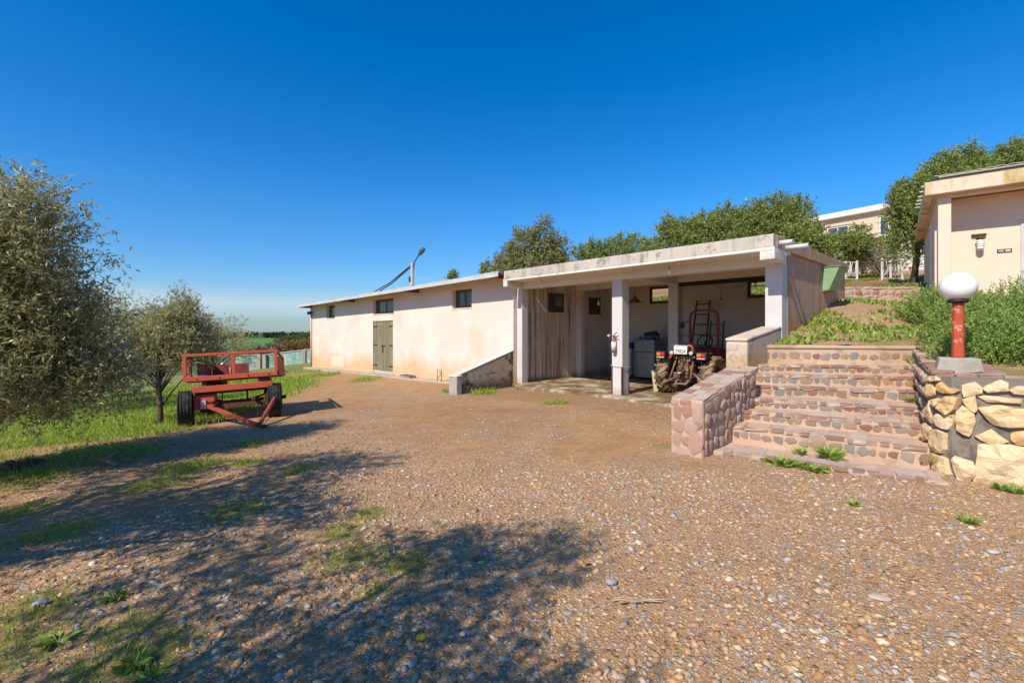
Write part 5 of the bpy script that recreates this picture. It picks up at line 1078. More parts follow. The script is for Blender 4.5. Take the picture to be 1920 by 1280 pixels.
def tree(name, label, cat, base, ells, n_tw, lpt, tw, ll, lw, mat, seed, trunk_r=.1, limbs=14, up=.2, lump=.3, shell=.35, group=None, twigs=0, bark=None, twist=.5, stems=1):
    """trunk with limbs plus a crown of leafy twigs; ells are crown lobes in world coordinates"""
    rng = np.random.default_rng(seed); rr = random.Random(seed); bark = bark or M_BARK; base = Vector(base)
    o = thing(name, label, cat, base, 0, group); b = np.array(base)
    P, D = crown_pts(rng, ells, n_tw, lump, shell); td = unit(D * .6 + rng.normal(size=D.shape) * twist + np.array([0, 0, up]))
    s = rng.random((n_tw, lpt)); C = (P[:, None] + td[:, None] * (s * tw)[..., None]).reshape(-1, 3); LD = unit(np.repeat(td, lpt, 0) * .55 + rng.normal(size=(n_tw * lpt, 3)) * .6)
    V, F_ = leaf_arrays(C - b, LD, ll * rng.uniform(.65, 1.25, len(C)), lw * rng.uniform(.7, 1.2, len(C)), rng); me = fast_mesh('crown', V, F_); link('crown', me, mat, o)
    # trunk and limbs
    E = np.array(ells); cc = Vector(E[:, :3].mean(0)) - base; mb = MB(); tops = []
    for k in range(stems):
        e = Vector((cc.x * .8 + rr.uniform(-1, 1) * .25 * (stems > 1), cc.y * .8 + rr.uniform(-1, 1) * .25 * (stems > 1), max(cc.z * .75, .1))); q0 = Vector((rr.uniform(-.1, .1), rr.uniform(-.1, .1), -.15)) if stems > 1 else Vector((0, 0, -.15))
        pts = [q0, q0.lerp(e, .35) + Vector((rr.uniform(-1, 1), rr.uniform(-1, 1), 0)) * trunk_r * .8, q0.lerp(e, .7) + Vector((rr.uniform(-1, 1), rr.uniform(-1, 1), 0)) * trunk_r, e]
        r = trunk_r / (1 if stems == 1 else 1.6); mb.tube(pts, [r * 1.25, r, r * .8, r * .45], 9); tops.append(pts)
    for k in range(limbs):
        t_ = tops[k % stems]; u = rr.uniform(.3, .98); i = min(2, int(u * 3)); a = t_[i].lerp(t_[i + 1], u * 3 - i); e = Vector(P[rr.randrange(n_tw)]) - base; m_ = a.lerp(e, .5) + Vector((0, 0, .12 * (e - a).length)); mb.tube([a, a.lerp(m_, .6), m_.lerp(e, .3), e], [trunk_r * .4, trunk_r * .28, trunk_r * .18, trunk_r * .06], 5, False)
    mb.build('trunk', bark, o, True)
    if twigs:
        mb = MB()
        for k in range(twigs):
            e = Vector(P[rr.randrange(n_tw)]) - base; q = Vector(unit(rng.normal(size=3))); a = e.lerp(cc, rr.uniform(.2, .5)); mb.tube([a, a.lerp(e, .5) + q * .06, e + Vector((0, 0, .05))], [.009, .006, .003], 4, False)
        tag(mb.build('twig', M_TWIG, o), kind='stuff')
    return o
# near olive on the left, the big one that fills the edge of the picture
gz = lambda x, y: float(ground(x, y))
b1 = (-6.1, 5.0); tree('olive_tree', 'big grey-green olive tree filling the left edge of the picture', 'tree', (*b1, gz(*b1)), [(-5.75, 5.0, 2.3, .85, .9, .75), (-5.35, 5.0, 2.65, .42, .45, .5), (-5.25, 5.1, 1.75, .5, .7, .6), (-5.6, 4.9, 1.05, .9, .85, .55), (-6.5, 5.0, 2.0, 1.0, .95, .8), (-5.1, 5.25, 1.15, .45, .6, .4), (-6.3, 4.9, 1.1, .9, .8, .6), (-4.95, 5.2, 1.55, .3, .5, .35), (-5.35, 4.85, .72, .75, .7, .36), (-4.75, 5.35, .9, .42, .5, .33), (-6.4, 4.8, .7, .8, .7, .4)], 7600, 13, .32, .066, .018, M_OLIVE, 21, .13, 60, .25, .5, .15, 'olive trees', 700)
b2 = px_ground(300, 797); tree('olive_tree', 'olive tree with a thin bare trunk left of the trailer', 'tree', b2, [(b2[0] - .3, b2[1] + .1, 1.15, .85, .9, .62), (b2[0] + .05, b2[1] + .35, 1.5, .55, .65, .55), (b2[0] + .3, b2[1] + .5, 1.15, .45, .6, .5), (b2[0] + .15, b2[1] + .4, 1.9, .22, .22, .35), (b2[0] - .9, b2[1] + .3, 1.05, .7, .7, .55), (b2[0] - .55, b2[1] + .3, 1.45, .5, .5, .42)], 4200, 13, .24, .058, .017, M_OLIVE, 22, .05, 30, .25, .5, .15, 'olive trees', 150)
b3 = (-12.6, 12.5); tree('olive_tree', 'olive tree farther back between the big olive and the trailer', 'tree', (*b3, gz(*b3)), [(-11.4, 12.5, 1.3, 1.7, 1.5, 1.2), (-10.4, 12.3, 1.0, 1.2, 1.2, 1.0), (-12.8, 12.3, 1.4, 1.5, 1.4, 1.2)], 2200, 12, .3, .08, .022, M_OLIVE, 23, .1, 18, .25, .35, .3, 'olive trees')
for i, (x, y, lab) in enumerate(((-14.5, 14.5, 'olive tree far left behind the big olive'), (-18, 18, 'olive tree farthest left in the back of the grove'), (-13.8, 21.5, 'distant olive tree seen through the crowns on the left'))):
    z0 = gz(x, y); tree('olive_tree', lab, 'tree', (x, y, z0), [(x, y, z0 + 1.9, 1.6, 1.5, 1.2), (x + .8, y, z0 + 1.6, 1.2, 1.2, 1.0), (x - .9, y, z0 + 2.2, 1.2, 1.2, 1.0)], 1100, 11, .35, .10, .03, M_OLIVE, 130 + i, .11, 14, .25, .35, .3, 'olive trees')
# grove row behind and beside the photographer, whose shade falls across the yard
for i, (x, y, s, seed, lab) in enumerate(((-4.85, 1.9, 1.05, 31, 'olive tree of the grove row just left of the camera'), (-3.0, -.35, 1.1, 32, 'olive tree of the grove row behind the camera on the left'), (-6.7, .4, .95, 33, 'olive tree of the grove in second row left of the camera'))):
    tree('olive_tree', lab, 'tree', (x, y, gz(x, y)), [(x + k_[0], y + k_[1], k_[2] * s, k_[3], k_[3], k_[4]) for k_ in ((-.6, -.3, 2.3, .8, .5), (.9, .1, 2.2, .55, .4), (-.2, -.7, 3.0, .6, .45), (.3, .9, 2.6, .6, .42), (.2, .1, 3.5, .45, .5), (-1.1, .5, 2.7, .55, .4), (.9, -.7, 2.7, .5, .4), (-.9, -1.1, 2.4, .5, .4), (.4, .3, 1.7, .6, .35))], 2300, 12, .32, .075, .021, M_OLIVE, seed, .12, 24, .25, .4, .3, 'olive trees', 60)
# eucalyptus behind the barn roof
def trz(px, py, Y): return at(px, py, Y)
p = trz(1000, 540, 26); zt = trz(1000, 408, 26).z
tree('eucalyptus_tree', 'large olive-green eucalyptus behind the joint of barn and garage', 'tree', (p.x, 26, 1.2), [(p.x - .1, 26, 4.3, 2.2, 1.9, 1.7), (p.x - 1.5, 26, 4.2, 1.2, 1.4, 1.6), (p.x - 1.9, 26, 3.4, 1.0, 1.2, 1.4), (p.x - 1.2, 26, 5.4, .7, .8, .9), (p.x - .55, 26, 6.1, .85, .9, 1.1), (p.x + .55, 26, 6.5, .6, .8, 1.15), (p.x + 1.2, 26, 5.6, .9, 1, 1.25), (p.x + 1.5, 26, 4.0, 1.1, 1.2, 1.5), (p.x + .2, 26, 5.0, 1.6, 1.4, 1.2)], 5200, 11, .35, .16, .05, M_EUC, 41, .2, 20, -.15, .4, .35)
for px, top, Y, wpx, lab, seed in ((913, 492, 27, 24, 'small dark treetop peeping over the barn roof by the eucalyptus', 42), (850, 508, 30, 16, 'tiny treetop showing above the middle of the barn roof', 43)):
    a = trz(px, top, Y); r = wpx / 2 / FPX * Y; tree('treetop', lab, 'tree', (a.x, Y, 1.0), [(a.x, Y, a.z - r, r, r, r * 1.05), (a.x - .1, Y, a.z - 2.2 * r, r * 1.2, r, r * 1.3)], 160, 10, .2, .13, .05, M_LAUREL, seed, .06, 6)
# row of laurel trees behind the garage
LR = [(1108, 455, 21, 52, 'leftmost laurel tree of the row behind the garage roof'), (1172, 438, 21, 84, 'rounded laurel tree above the left half of the garage roof'), (1219, 455, 20, 40, 'small gap-filling laurel beside the tall hedge row'), (1268, 407, 18.5, 62, 'first tall laurel of the hedge above the middle column'),
      (1318, 402, 18.5, 60, 'second tall laurel of the hedge right of the middle column'), (1362, 391, 18, 66, 'third tall laurel of the hedge with spiky top'), (1410, 383, 18, 64, 'laurel tree just left of the garage roof corner'), (1452, 376, 17.5, 60, 'laurel tree right above the garage roof corner'), (1490, 372, 17, 50, 'slender airy laurel shoot left of the hilltop house'),
      (1508, 425, 14.3, 62, 'broad laurel covering the back of the garage end wall'), (1575, 440, 20.5, 66, 'laurel bush in front of the hilltop house windows'), (1640, 448, 22, 56, 'laurel below the hilltop house between the gates')]
for i, (px, top, Y, wpx, lab) in enumerate(LR):
    a = trz(px, top, Y); r = wpx / 2 / FPX * Y * 1.12; zb = float(hill(a.x, Y)); h = a.z - zb; rr = random.Random(60 + i); el_ = [(a.x, Y, zb + h * .52, r * 1.15, r * 1.1, h * .42)]
    for k in range(8): q = (k / 7 * 2 - 1 + rr.uniform(-.15, .15)) * r * .95; el_.append((a.x + q, Y + rr.uniform(-.4, .4) * r, a.z - h * .12 - abs(q) * .45 - rr.uniform(0, .3), .13 * r + .06, .13 * r + .06, h * .15 + .12))
    tree('laurel_tree', lab, 'tree', (a.x, Y, zb), el_, 1250 if wpx > 50 else 700, 11, .26, .10, .036, M_LAUREL, 70 + i, .06, 12, .5, .25, .3, 'laurel trees behind the garage', twist=.4, stems=2)
# tall trees behind the pink house
for i, (px, top, Y, wpx, lab) in enumerate(((1712, 345, 15.5, 75, 'dense tree at the left corner of the pink house'), (1768, 300, 16, 90, 'tall dense tree rising behind the pink house roof'), (1822, 280, 16.5, 80, 'tallest spiky tree behind the pink house roof'), (1893, 278, 17, 60, 'tree behind the pink house at the right edge'))):
    a = trz(px, top, Y); r = wpx / 2 / FPX * Y * 1.1; zb = float(hill(a.x, Y)); h = a.z - zb; rr = random.Random(90 + i); el_ = [(a.x, Y, zb + h * .5, r * 1.15, r, h * .42), (a.x, Y, zb + h * .72, r * .8, r * .8, h * .22)]
    for k in range(9): q = (k / 8 * 2 - 1 + rr.uniform(-.12, .12)) * r * .9; el_.append((a.x + q, Y + rr.uniform(-.4, .4) * r, a.z - h * .07 - abs(q) * .7, .12 * r + .06, .12 * r + .06, h * .09 + .15))
    tree('laurel_tree', lab, 'tree', (a.x, Y, zb), el_, 2000, 11, .26, .10, .036, M_LAUREL, 95 + i, .09, 12, .5, .25, .3, 'trees behind the pink house', twist=.4)
a = trz(1597, 462, 19.6); tree('young_tree', 'young dark tree with a reddish stem by the left gate', 'tree', (a.x, 19.6, float(hill(a.x, 19.6))), [(a.x, 19.6, a.z + .1, .75, .7, .5), (a.x + .3, 19.6, a.z + .5, .5, .5, .4)], 420, 12, .2, .09, .035, M_LAUREL, 120, .045, 8, bark=simple('red_brown_stem', (.18, .07, .05), (.12, .05, .04), 6))
a = trz(1658, 475, 19.5); o = thing('bare_shrub', 'leafless grey-brown shrub behind the right gate', 'shrub', (a.x, 19.5, float(hill(a.x, 19.5)))); rr = random.Random(5); mb = MB()
for k in range(160):
    e = Vector((rr.gauss(0, .55), rr.gauss(0, .4), rr.uniform(.5, 1.7))); m_ = e * .5 + Vector((rr.uniform(-.1, .1), 0, .1)); mb.tube([Vector((0, 0, 0)), m_, e], [.02, .012, .005], 4, False); e2 = m_ + Vector((rr.uniform(-.4, .4), rr.uniform(-.3, .3), rr.uniform(.2, .6))); mb.tube([m_, e2], [.01, .004], 4, False)
mb.build('branch', M_TWIG, o)
# rosemary hedge over the retaining wall
RS = [((7.8, 8.3), .68, .8, 2.3, 'rosemary bush at the left foot of the pink house'), ((7.0, 7.05), .6, .7, 2.05, 'rosemary bush directly behind the globe lamp'), ((7.6, 6.6), .8, .8, 2.2, 'rosemary bush right of the globe lamp, back row'), ((6.1, 5.75), .7, .6, 1.75, 'rosemary bush spilling over the retaining wall by the lamp base'),
      ((6.7, 5.15), .85, .65, 2.0, 'rosemary bush at the right edge above the ochre stones'), ((7.6, 5.6), .9, .8, 2.25, 'tall rosemary bush at the right picture edge'), ((8.3, 7.1), .9, .8, 2.35, 'rosemary bush below the porch wall')]
for i, ((x, y), rx, ry, top, lab) in enumerate(RS):
    zb = float(hill(x, y)); rng = np.random.default_rng(200 + i); h = top - zb; n = 1050
    o = thing('rosemary_bush', lab, 'bush', (x, y, zb), 0, 'rosemary hedge'); d = unit(rng.normal(size=(n, 3))); d[:, 2] = np.abs(d[:, 2]) * 1.05 - .05; r = (.55 + .45 * rng.random(n)) * (.85 + .35 * vnoise(d[:, 0] * 3 + i * 9 + 20, d[:, 1] * 3 + d[:, 2] * 2 + 20))
    P = d * np.array([rx, ry, h * .92]) * r[:, None]; td = unit(d * .45 + np.array([0, 0, .9]) + rng.normal(size=(n, 3)) * .35); k = 34; s = rng.random((n, k)); C = (P[:, None] + td[:, None] * ((s - .4) * .26)[..., None]).reshape(-1, 3); LD = unit(np.repeat(td, k, 0) * .6 + rng.normal(size=(n * k, 3)) * .55)
    V, F_ = leaf_arrays(C, LD, .034 * rng.uniform(.7, 1.3, n * k), .0115 * rng.uniform(.8, 1.3, n * k), rng); link('foliage', fast_mesh('foliage', V, F_), M_ROSE, o)
    mb = MB(); rr = random.Random(i)
    for q in range(40): e = Vector(P[rr.randrange(n)]); mb.tube([(0, 0, -.05), e * .5 + Vector((0, 0, .04)), e], [.02, .012, .004], 4, False)
    mb.build('stem', M_BARK, o)
# brush beyond the boundary wall
BR = [(478, 662, 36, 70, 26, M_DRY, 'dry leafless brown brush behind the trailer'), (505, 658, 40, 55, 24, M_DRY, 'purple-brown dry brush left of the barn corner'), (530, 652, 42, 60, 24, M_ORNG, 'orange-leaved brush above the teal wall'), (560, 650, 44, 55, 24, M_ORNG, 'rust and yellow brush by the barn corner'),
      (545, 636, 58, 60, 14, M_HGRN, 'green scrub on the little hill by the barn'), (578, 632, 56, 50, 18, M_HGRN, 'scrub on the hill crest at the barn corner'), (440, 668, 38, 60, 14, M_HGRN, 'low green scrub behind the white shed')]
for i, (px, py, Y, w_, h_, mt, lab) in enumerate(BR):
    a = at(px, py, Y); rx, rz = w_ / 2 / FPX * Y, h_ / 2 / FPX * Y; zg = min(gz(a.x, Y), a.z - .2); tree('scrub', lab, 'shrub', (a.x, Y, zg), [(a.x, Y, a.z - rz * .5, rx, rx * .7, rz * 1.2), (a.x + rx * .4, Y, a.z - rz * .2, rx * .6, rx * .5, rz * 1.1), (a.x - rx * .4, Y, a.z - rz * .7, rx * .6, rx * .5, rz)], 700, 9, .35, .22, .05, mt, 300 + i, .05, 30, .4, .45, .2, 'scrub beyond the wall', bark=M_TWIG)
# far line of cypresses: reads as one mass
rng = np.random.default_rng(77); Vs = []; Fs = []; nn = 0
for i in range(420):
    x = rng.uniform(-560, -60); y = 640 + rng.uniform(-25, 60); h = rng.uniform(4.5, 8) * (1.7 if rng.random() < .04 else 1); wd = rng.uniform(1.5, 3) if rng.random() < .65 else rng.uniform(3, 7); k = 70; u = rng.random(k)
    C = np.stack([x + rng.normal(size=k) * wd * .5 * (1.05 - u), y + rng.normal(size=k) * wd * .5, -8.3 + u * h], 1); V, F_ = leaf_arrays(C, unit(rng.normal(size=(k, 3)) + np.array([0, 0, .6])), 1.8, 1.1, rng); Vs.append(V); Fs.append(F_ + nn); nn += len(V)
tag(link('cypress_belt', fast_mesh('cypress_belt', np.concatenate(Vs), np.concatenate(Fs)), leafmat('far_cypress', [(.025, .035, .025), (.04, .05, .03)], .05)), 'dark far-off belt of cypress trees on the horizon', 'tree belt', kind='stuff')
# ------------------------------------------------------------------ gravel, grass, weeds, litter
rng = np.random.default_rng(1)
ico = bmesh.new(); bmesh.ops.create_icosphere(ico, subdivisions=1, radius=1); IV = np.array([v.co[:] for v in ico.verts]); IF = np.array([[v.index for v in f.verts] for f in ico.faces]); ico.free()
def pebbles(name, label, n, xr, yr, smin, smax, mat, seed, dens):
    r = np.random.default_rng(seed); x = r.uniform(*xr, n * 4); y = yr[0] + (yr[1] - yr[0]) * r.random(n * 4) ** 1.5; keep = (np.abs(x / y) < 1.2) & (r.random(n * 4) < dens(x, y)); x, y = x[keep][:n], y[keep][:n]; n = len(x)
    s = smin + (smax - smin) * r.random(n) ** 3.6; ax = np.stack([s * r.uniform(.8, 1.35, n), s * r.uniform(.6, 1, n), s * r.uniform(.3, .6, n)], 1); th = r.uniform(0, 6.28, n); c_, s_ = np.cos(th), np.sin(th)
    P = IV[None] * (1 + .22 * r.normal(size=(n, len(IV), 1)).clip(-1, 1)) * ax[:, None]; X = P[..., 0] * c_[:, None] - P[..., 1] * s_[:, None]; Y = P[..., 0] * s_[:, None] + P[..., 1] * c_[:, None]; tl = r.normal(size=(n, 2)) * .2
    Z = P[..., 2] + X * tl[:, :1] + Y * tl[:, 1:]; V = np.stack([X + x[:, None], Y + y[:, None], Z + (ground(x, y) + ax[:, 2] * .08)[:, None]], -1).reshape(-1, 3); F_ = (IF[None] + (np.arange(n) * len(IV))[:, None, None]).reshape(-1, 3)
    return tag(link(name, fast_mesh(name, V, F_), mat, smooth=True), label, 'gravel', kind='stuff')
t = MT('mixed_pebbles'); c = t.ramp(t.island(), [(0, (.40, .245, .135)), (.14, (.33, .29, .255)), (.24, (.53, .35, .18)), (.4, (.37, .195, .09)), (.5, (.40, .38, .365)), (.58, (.60, .43, .265)), (.67, (.47, .29, .15)), (.79, (.26, .235, .22)), (.86, (.52, .29, .135)), (.95, (.68, .56, .43)), (1, (.4, .3, .21))], True)
c = t.mix(t.ramp(t.noise(60, 5, .7), [(.45, 0), (.7, .5)]), c, (.36, .2, .1)); t.col(c).set(Roughness=.8); t.bump(t.noise(150, 4), .3, .003); M_PEB = t.m
dn = lambda x, y: np.clip(gravel(x, y) * 1.1, 0, 1) * (.25 + .75 * sstep(.35, .6, fbm(x * 2.1 + 11, y * 2.1)))
pebbles('gravel_near', 'loose mixed pebbles scattered over the near yard', 23000, (-3.5, 5.2), (1.2, 5), .0035, .026, M_PEB, 2, dn)
pebbles('gravel_far', 'fine pebbles scattered over the middle of the yard', 9000, (-5, 4.6), (4.2, 9.5), .005, .02, M_PEB, 3, dn)
# the few stones and leaves one can pick out
def blob(name, label, cat, pos, sx, sy, sz, mat, seed, jit=.18, rz=0):
    bm = bmesh.new(); bmesh.ops.create_icosphere(bm, subdivisions=2, radius=1); r_ = random.Random(seed)
    for v in bm.verts: v.co *= 1 + r_.uniform(-jit, jit); v.co.x *= sx; v.co.y *= sy; v.co.z *= sz
    me = bpy.data.meshes.new(name); bm.to_mesh(me); bm.free(); o = link(name, me, mat, None, True); o.location = pos; o.rotation_euler = (0, 0, rz); return tag(o, label, cat)
P3 = lambda px, py, dz=0: Vector(px_ground(px, py)) + Vector((0, 0, dz))
blob('flat_stone', 'large flat pinkish stone lying alone on the gravel at right', 'stone', P3(1650, 1124, .008), .06, .036, .012, simple('pink_stone', (.52, .40, .33), (.44, .33, .27), 14), 3, .1, -.3)
blob('pale_stone', 'pale stone on the gravel near the right edge', 'stone', P3(1863, 1037, .008), .045, .028, .012, simple('buff_stone', (.55, .46, .34), (.48, .38, .28), 14), 4, .1)
blob('blue_stone', 'grey-blue stone among the pebbles at lower centre', 'stone', P3(1146, 1100, .01), .035, .028, .015, simple('blue_grey_stone', (.36, .35, .34), (.28, .27, .27), 14), 5)
def leaf_flat(name, label, pos, s, mat, rz, n=9):
    vs = [(0, 0, .004)]; r_ = random.Random(int(pos.x * 100)); 
    for k in range(n): a = 2 * math.pi * k / n; rr_ = s * r_.uniform(.6, 1.1); vs.append((rr_ * math.cos(a), rr_ * .75 * math.sin(a), .012 + r_.uniform(-.006, .012)))
    o = MB().add(vs, [(0, k + 1, (k + 1) % n + 1) for k in range(n)]).build(name, mat); o.location = pos; o.rotation_euler = (0, 0, rz); return tag(o, label, 'leaf')
leaf_flat('red_leaf', 'single orange-red leaf on the gravel in the shade edge', P3(893, 1056, .004), .05, simple('red_leaf_mat', (.55, .12, .05), (.45, .1, .04), 20), .4)
leaf_flat('orange_leaf', 'small orange leaf right of the tree shadow', P3(1100, 1061, .004), .03, simple('orange_leaf_mat', (.5, .2, .05), (.4, .15, .04), 20), 1.2)
M_YEL = simple('yellow_petal', (.75, .55, .03), (.65, .45, .02), 20, .6, 0); fl = thing('yellow_flower', 'single yellow flower head on dark shaded gravel', 'flower', P3(789, 1215, .0)); 
MB().tube([(0, 0, 0), (.004, 0, .025)], .003, 5).build('stem', M_HGRN, fl); mb = MB()
for k in range(11): a = 2 * math.pi * k / 11; mb.add([(0, 0, .027), (.02 * math.cos(a - .25), .02 * math.sin(a - .25), .031), (.028 * math.cos(a), .028 * math.sin(a), .028), (.02 * math.cos(a + .25), .02 * math.sin(a + .25), .031)], [(0, 1, 2, 3)])
mb.build('petals', M_YEL, fl)
# crushed white-blue litter, log, soil clods, twigs
lt = blob('crushed_can', 'crushed white and blue can on the shaded grass', 'can', P3(76, 1136, .014), .042, .022, .018, simple('can_paint', (.5, .52, .58), (.05, .08, .2), 18, .3, .1), 7, .3, .3)
p = P3(205, 872, .03); lg = thing('log', 'short pale split log lying in the grass', 'log', p, R(-28)); MB().tube([(-.22, 0, .0), (-.08, .02, .01), (.08, 0, .005), (.24, -.02, .0)], [.03, .036, .034, .024], 9).build('wood', wood('pale_log', (.36, .25, .15), (.2, .13, .08), 0), lg, True); MB().tube([(-.05, 0, .05), (-.1, .08, .07)], [.02, .012], 6).build('stub', M_TWIG, lg, True)
tw = thing('twig_heap', 'small heap of dry straw-coloured twigs on the gravel', 'twigs', P3(1190, 1138, .006)); rr = random.Random(15)
for k in range(26): a = rr.uniform(-.25, .25); c_ = Vector((rr.uniform(-.09, .09), rr.uniform(-.02, .02), rr.uniform(.002, .02))); d_ = Vector((math.cos(a), math.sin(a), rr.uniform(-.04, .06))) * rr.uniform(.04, .1); MB().tube([c_ - d_, c_ + Vector((0, rr.uniform(-.01, .01), .004)), c_ + d_], .0022, 4).build('twig', M_STICK, tw)
for i, (px, py, s) in enumerate(((20, 880, .25), (60, 872, .2), (270, 797, .18), (235, 800, .14))):
    blob('soil_clod', ('dark dug soil heap at the left picture edge', 'smaller dug soil heap beside the one at the edge', 'reddish soil heap at the foot of the thin olive trunk', 'low soil heap left of the thin olive trunk')[i], 'soil', P3(px, py, -.02), s, s * .7, s * .4, simple('dug_soil' + 'abcd'[i], (.17, .085, .05), (.1, .055, .035), 9, .95, .9, 25, bdist=.02), 20 + i, .25)
# grass blades
M_GRASS = leafmat('grass_blade', [(.22, .34, .03), (.33, .46, .045), (.40, .49, .07), (.25, .36, .045), (.46, .44, .12)], .35, .5)
M_WEED = leafmat('weed_leaf', [(.16, .26, .04), (.26, .38, .055), (.33, .42, .08), (.2, .29, .06)], .3, .5)
def blades(name, label, x, y, f, h, wd, mat, seed, lean=.45, kind='grass'):
    r = np.random.default_rng(seed); n = len(x); C = np.stack([x, y, f(x, y) - .004], 1); D = unit(np.stack([r.normal(size=n) * lean, r.normal(size=n) * lean, np.ones(n)], 1)); V, F_ = leaf_arrays(C, D, h * r.uniform(.5, 1.3, n), wd * r.uniform(.7, 1.3, n), r, .35, .2)
    return tag(link(name, fast_mesh(name, V, F_), mat), label, kind, kind='stuff')
r = np.random.default_rng(6); n = 420000; x = r.uniform(-16, 1.5, n); y = 1.3 + 21 * r.random(n) ** 1.3; k = (np.abs(x / y) < 1.25) & (r.random(n) < green(x, y) * np.clip(1.6 - y / 14, .25, 1) * .95 * (.25 + .75 * sstep(4, 6, y))); x, y = x[k], y[k]
blades('grass', 'short green grass under the olives and along the yard edge', x, y, ground, .06 + .012 * np.clip(y - 5, 0, 8), .008 + .0012 * np.clip(y - 4, 0, 12), M_GRASS, 7)
n = 150000; x = r.uniform(-5.5, 1.2, n); y = r.uniform(1.2, 5.5, n); k = (np.abs(x / y) < 1.2) & (r.random(n) < green(x, y) ** 1.5 * .55); x, y = x[k], y[k]
blades('grass_tufts', 'fine green grass tufts in the shaded near gravel', x, y, ground, .045, .0045, M_GRASS, 17, .6)
n = 15000; x = r.uniform(-6.5, 1.5, n); y = 1.2 + 6 * r.random(n) ** 1.3; k = (np.abs(x / y) < 1.2) & (r.random(n) < sstep(.5, -1.5, x + .1 * y) * (.3 + .7 * fbm(x * 1.5, y * 1.5))); x, y = x[k], y[k]
m = len(x); th = r.normal(size=m) * .9 + .5; V, F_ = leaf_arrays(np.stack([x, y, ground(x, y) + .006], 1), unit(np.stack([np.cos(th), np.sin(th), r.normal(size=m) * .12 + .05], 1)), .05 * r.uniform(.4, 1.8, m), .0045 * r.uniform(.6, 2, m), r, .5, .3)
tag(link('dry_litter', fast_mesh('dry_litter', V, F_), leafmat('straw_litter', [(.42, .30, .16), (.28, .18, .09), (.2, .13, .07), (.5, .38, .22)], .1, .8)), 'dry leaves and straw bits scattered under the olives', 'leaf litter', kind='stuff')
# weeds on the hill slope
n = 60000; x = r.uniform(4.3, 17, n); y = r.uniform(7.7, 21, n); g = sstep(.55, .6, fbm(x * 1.1 + 5, y * 1.1 + 2)); strip = sstep(.32, .12, np.abs(y - 7.98 + .2 * (x - 4.3))) * sstep(7.2, 5.8, x); end = sstep(1.1, .3, np.abs((x - 4.73) * .6814 - (y - 8.14) * .7319 - .55)) * sstep(12.5, 11, y)
k = inside(x, y, HP) & (r.random(n) < np.maximum(np.maximum(g * .8, strip), end * .55 * sstep(.4, .55, fbm(x * 1.7, y * 1.7 + 30)))) & ((y < 11.7) | (y > 13)); x, y = x[k], y[k]
blades('slope_weeds', 'leafy green weeds spreading over the slope above the steps', x, y, hill, .11, .045, M_WEED, 8, .8, 'weeds')
n = 9000; x = r.uniform(7.5, 17, n); y = r.uniform(13.2, 23, n); k = inside(x, y, HP) & (np.abs(x / y) < 1.1) & (r.random(n) < .25 + .75 * sstep(17, 18.6, y)); x, y = x[k], y[k]
blades('terrace_grass', 'yellowing grass on the terrace around the gates', x, y, hill, .11, .03, leafmat('dry_green_grass', [(.14, .17, .03), (.3, .24, .05), (.2, .2, .04), (.38, .26, .06)], .3), 9, .4)
n = 420; x = r.uniform(5.6, 8.2, n); y = r.uniform(8.0, 10.5, n); k = inside(x, y, HP) & (fbm(x * 1.6, y * 1.6) > .5); x, y = x[k], y[k]
blades('yellow_weed_flowers', 'tiny yellow flowers dotted among the slope weeds', x, y, lambda a, b: hill(a, b) + .09, .025, .022, M_YEL, 10, 1.2, 'flowers')
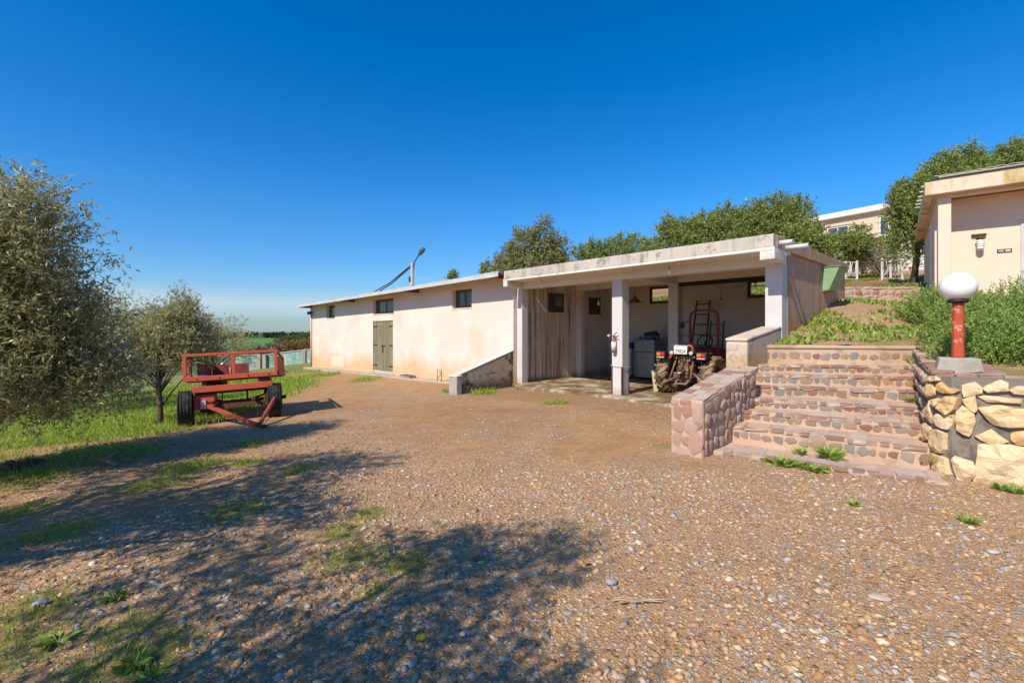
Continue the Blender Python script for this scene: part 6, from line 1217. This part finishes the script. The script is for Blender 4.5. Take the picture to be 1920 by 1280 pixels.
# single plants on the steps
def rosette(label, pos, n, L, W_, seed, up=.5, mat=None):
    r_ = np.random.default_rng(seed); o = thing('weed', label, 'weed', pos, 0, 'weeds on the steps'); th = r_.uniform(0, 6.28, n); D = unit(np.stack([np.cos(th), np.sin(th), up * r_.uniform(.3, 1.6, n)], 1)); V, F_ = leaf_arrays(np.stack([np.cos(th), np.sin(th), np.zeros(n)], 1) * .02 * r_.random((n, 1)), D, L * r_.uniform(.5, 1.1, n), W_ * r_.uniform(.7, 1.2, n), r_, .6, .25); link('leaves', fast_mesh('leaves', V, F_), mat or M_WEED, o); return o
def on_step(px, k, back=.0):
    kk = (px - 960) / FPX; l, r_ = SL[k], SR[k]; d = r_ - l; s = (kk * l.y - l.x) / (d.x - kk * d.y); p = l + d * s; nr = Vector((d.y, -d.x, 0)).normalized(); p = p - nr * back; p.z = SZ[k]; return p
rosette('big leafy rosette weed growing on the lowest step', on_step(1552, 0, .33), 60, .2, .035, 1, .7); rosette('small rosette left of the big one on the lowest step', on_step(1497, 0, .33), 34, .1, .025, 2, .9)
for i, (px, s) in enumerate(((1450, .13), (1470, .15), (1490, .13), (1512, .12), (1532, .12), (1470, .1))): q = on_step(px, 0, -.04 - .02 * i); q.z = float(ground(q.x, q.y)); rosette(('leftmost', 'second', 'third', 'fourth', 'rightmost', 'lowest')[i] + ' leafy weed in the patch along the bottom step edge', q, 42, s, .035, 10 + i, .5)
rosette('upright weed at the foot of the ochre wall on the right', Vector((4.38, 4.98, .06)), 30, .22, .03, 3, 1.0); rosette('weed in the corner of a middle step by the lamp wall', on_step(1706, 4, -.02) - Vector((.05, .08, .15)), 34, .1, .03, 4, .6); rosette('tall thin weed on the upper step by the lamp wall', on_step(1709, 6, -.02), 20, .16, .02, 5, 1.5)
for i, (px, py, s, lab) in enumerate(((1818, 985, .09, 'grass tuft on the gravel below the ochre wall'), (1600, 948, .06, 'small tuft on the gravel under the steps'), (1880, 925, .12, 'weed at the foot of the ochre wall at the right edge'), (1730, 905, .06, 'little weed in front of the bottom step'), (1905, 930, .1, 'last weed along the ochre wall at the right edge'), (110, 1210, .16, 'broad-leaved thistle rosette in the lower left shade'), (255, 1245, .16, 'second thistle rosette in the lower left corner'), (215, 1130, .12, 'spiky rosette in the lower left shade'), (280, 1275, .14, 'thistle rosette cut by the bottom picture edge'))):
    o = rosette(lab, P3(px, py), 40 if px > 1000 else 34, s if px > 1000 else s * .62, .02 if px > 1000 else .02, 40 + i, 1.0 if px > 1000 else .35); o['group'] = 'weeds in the yard'
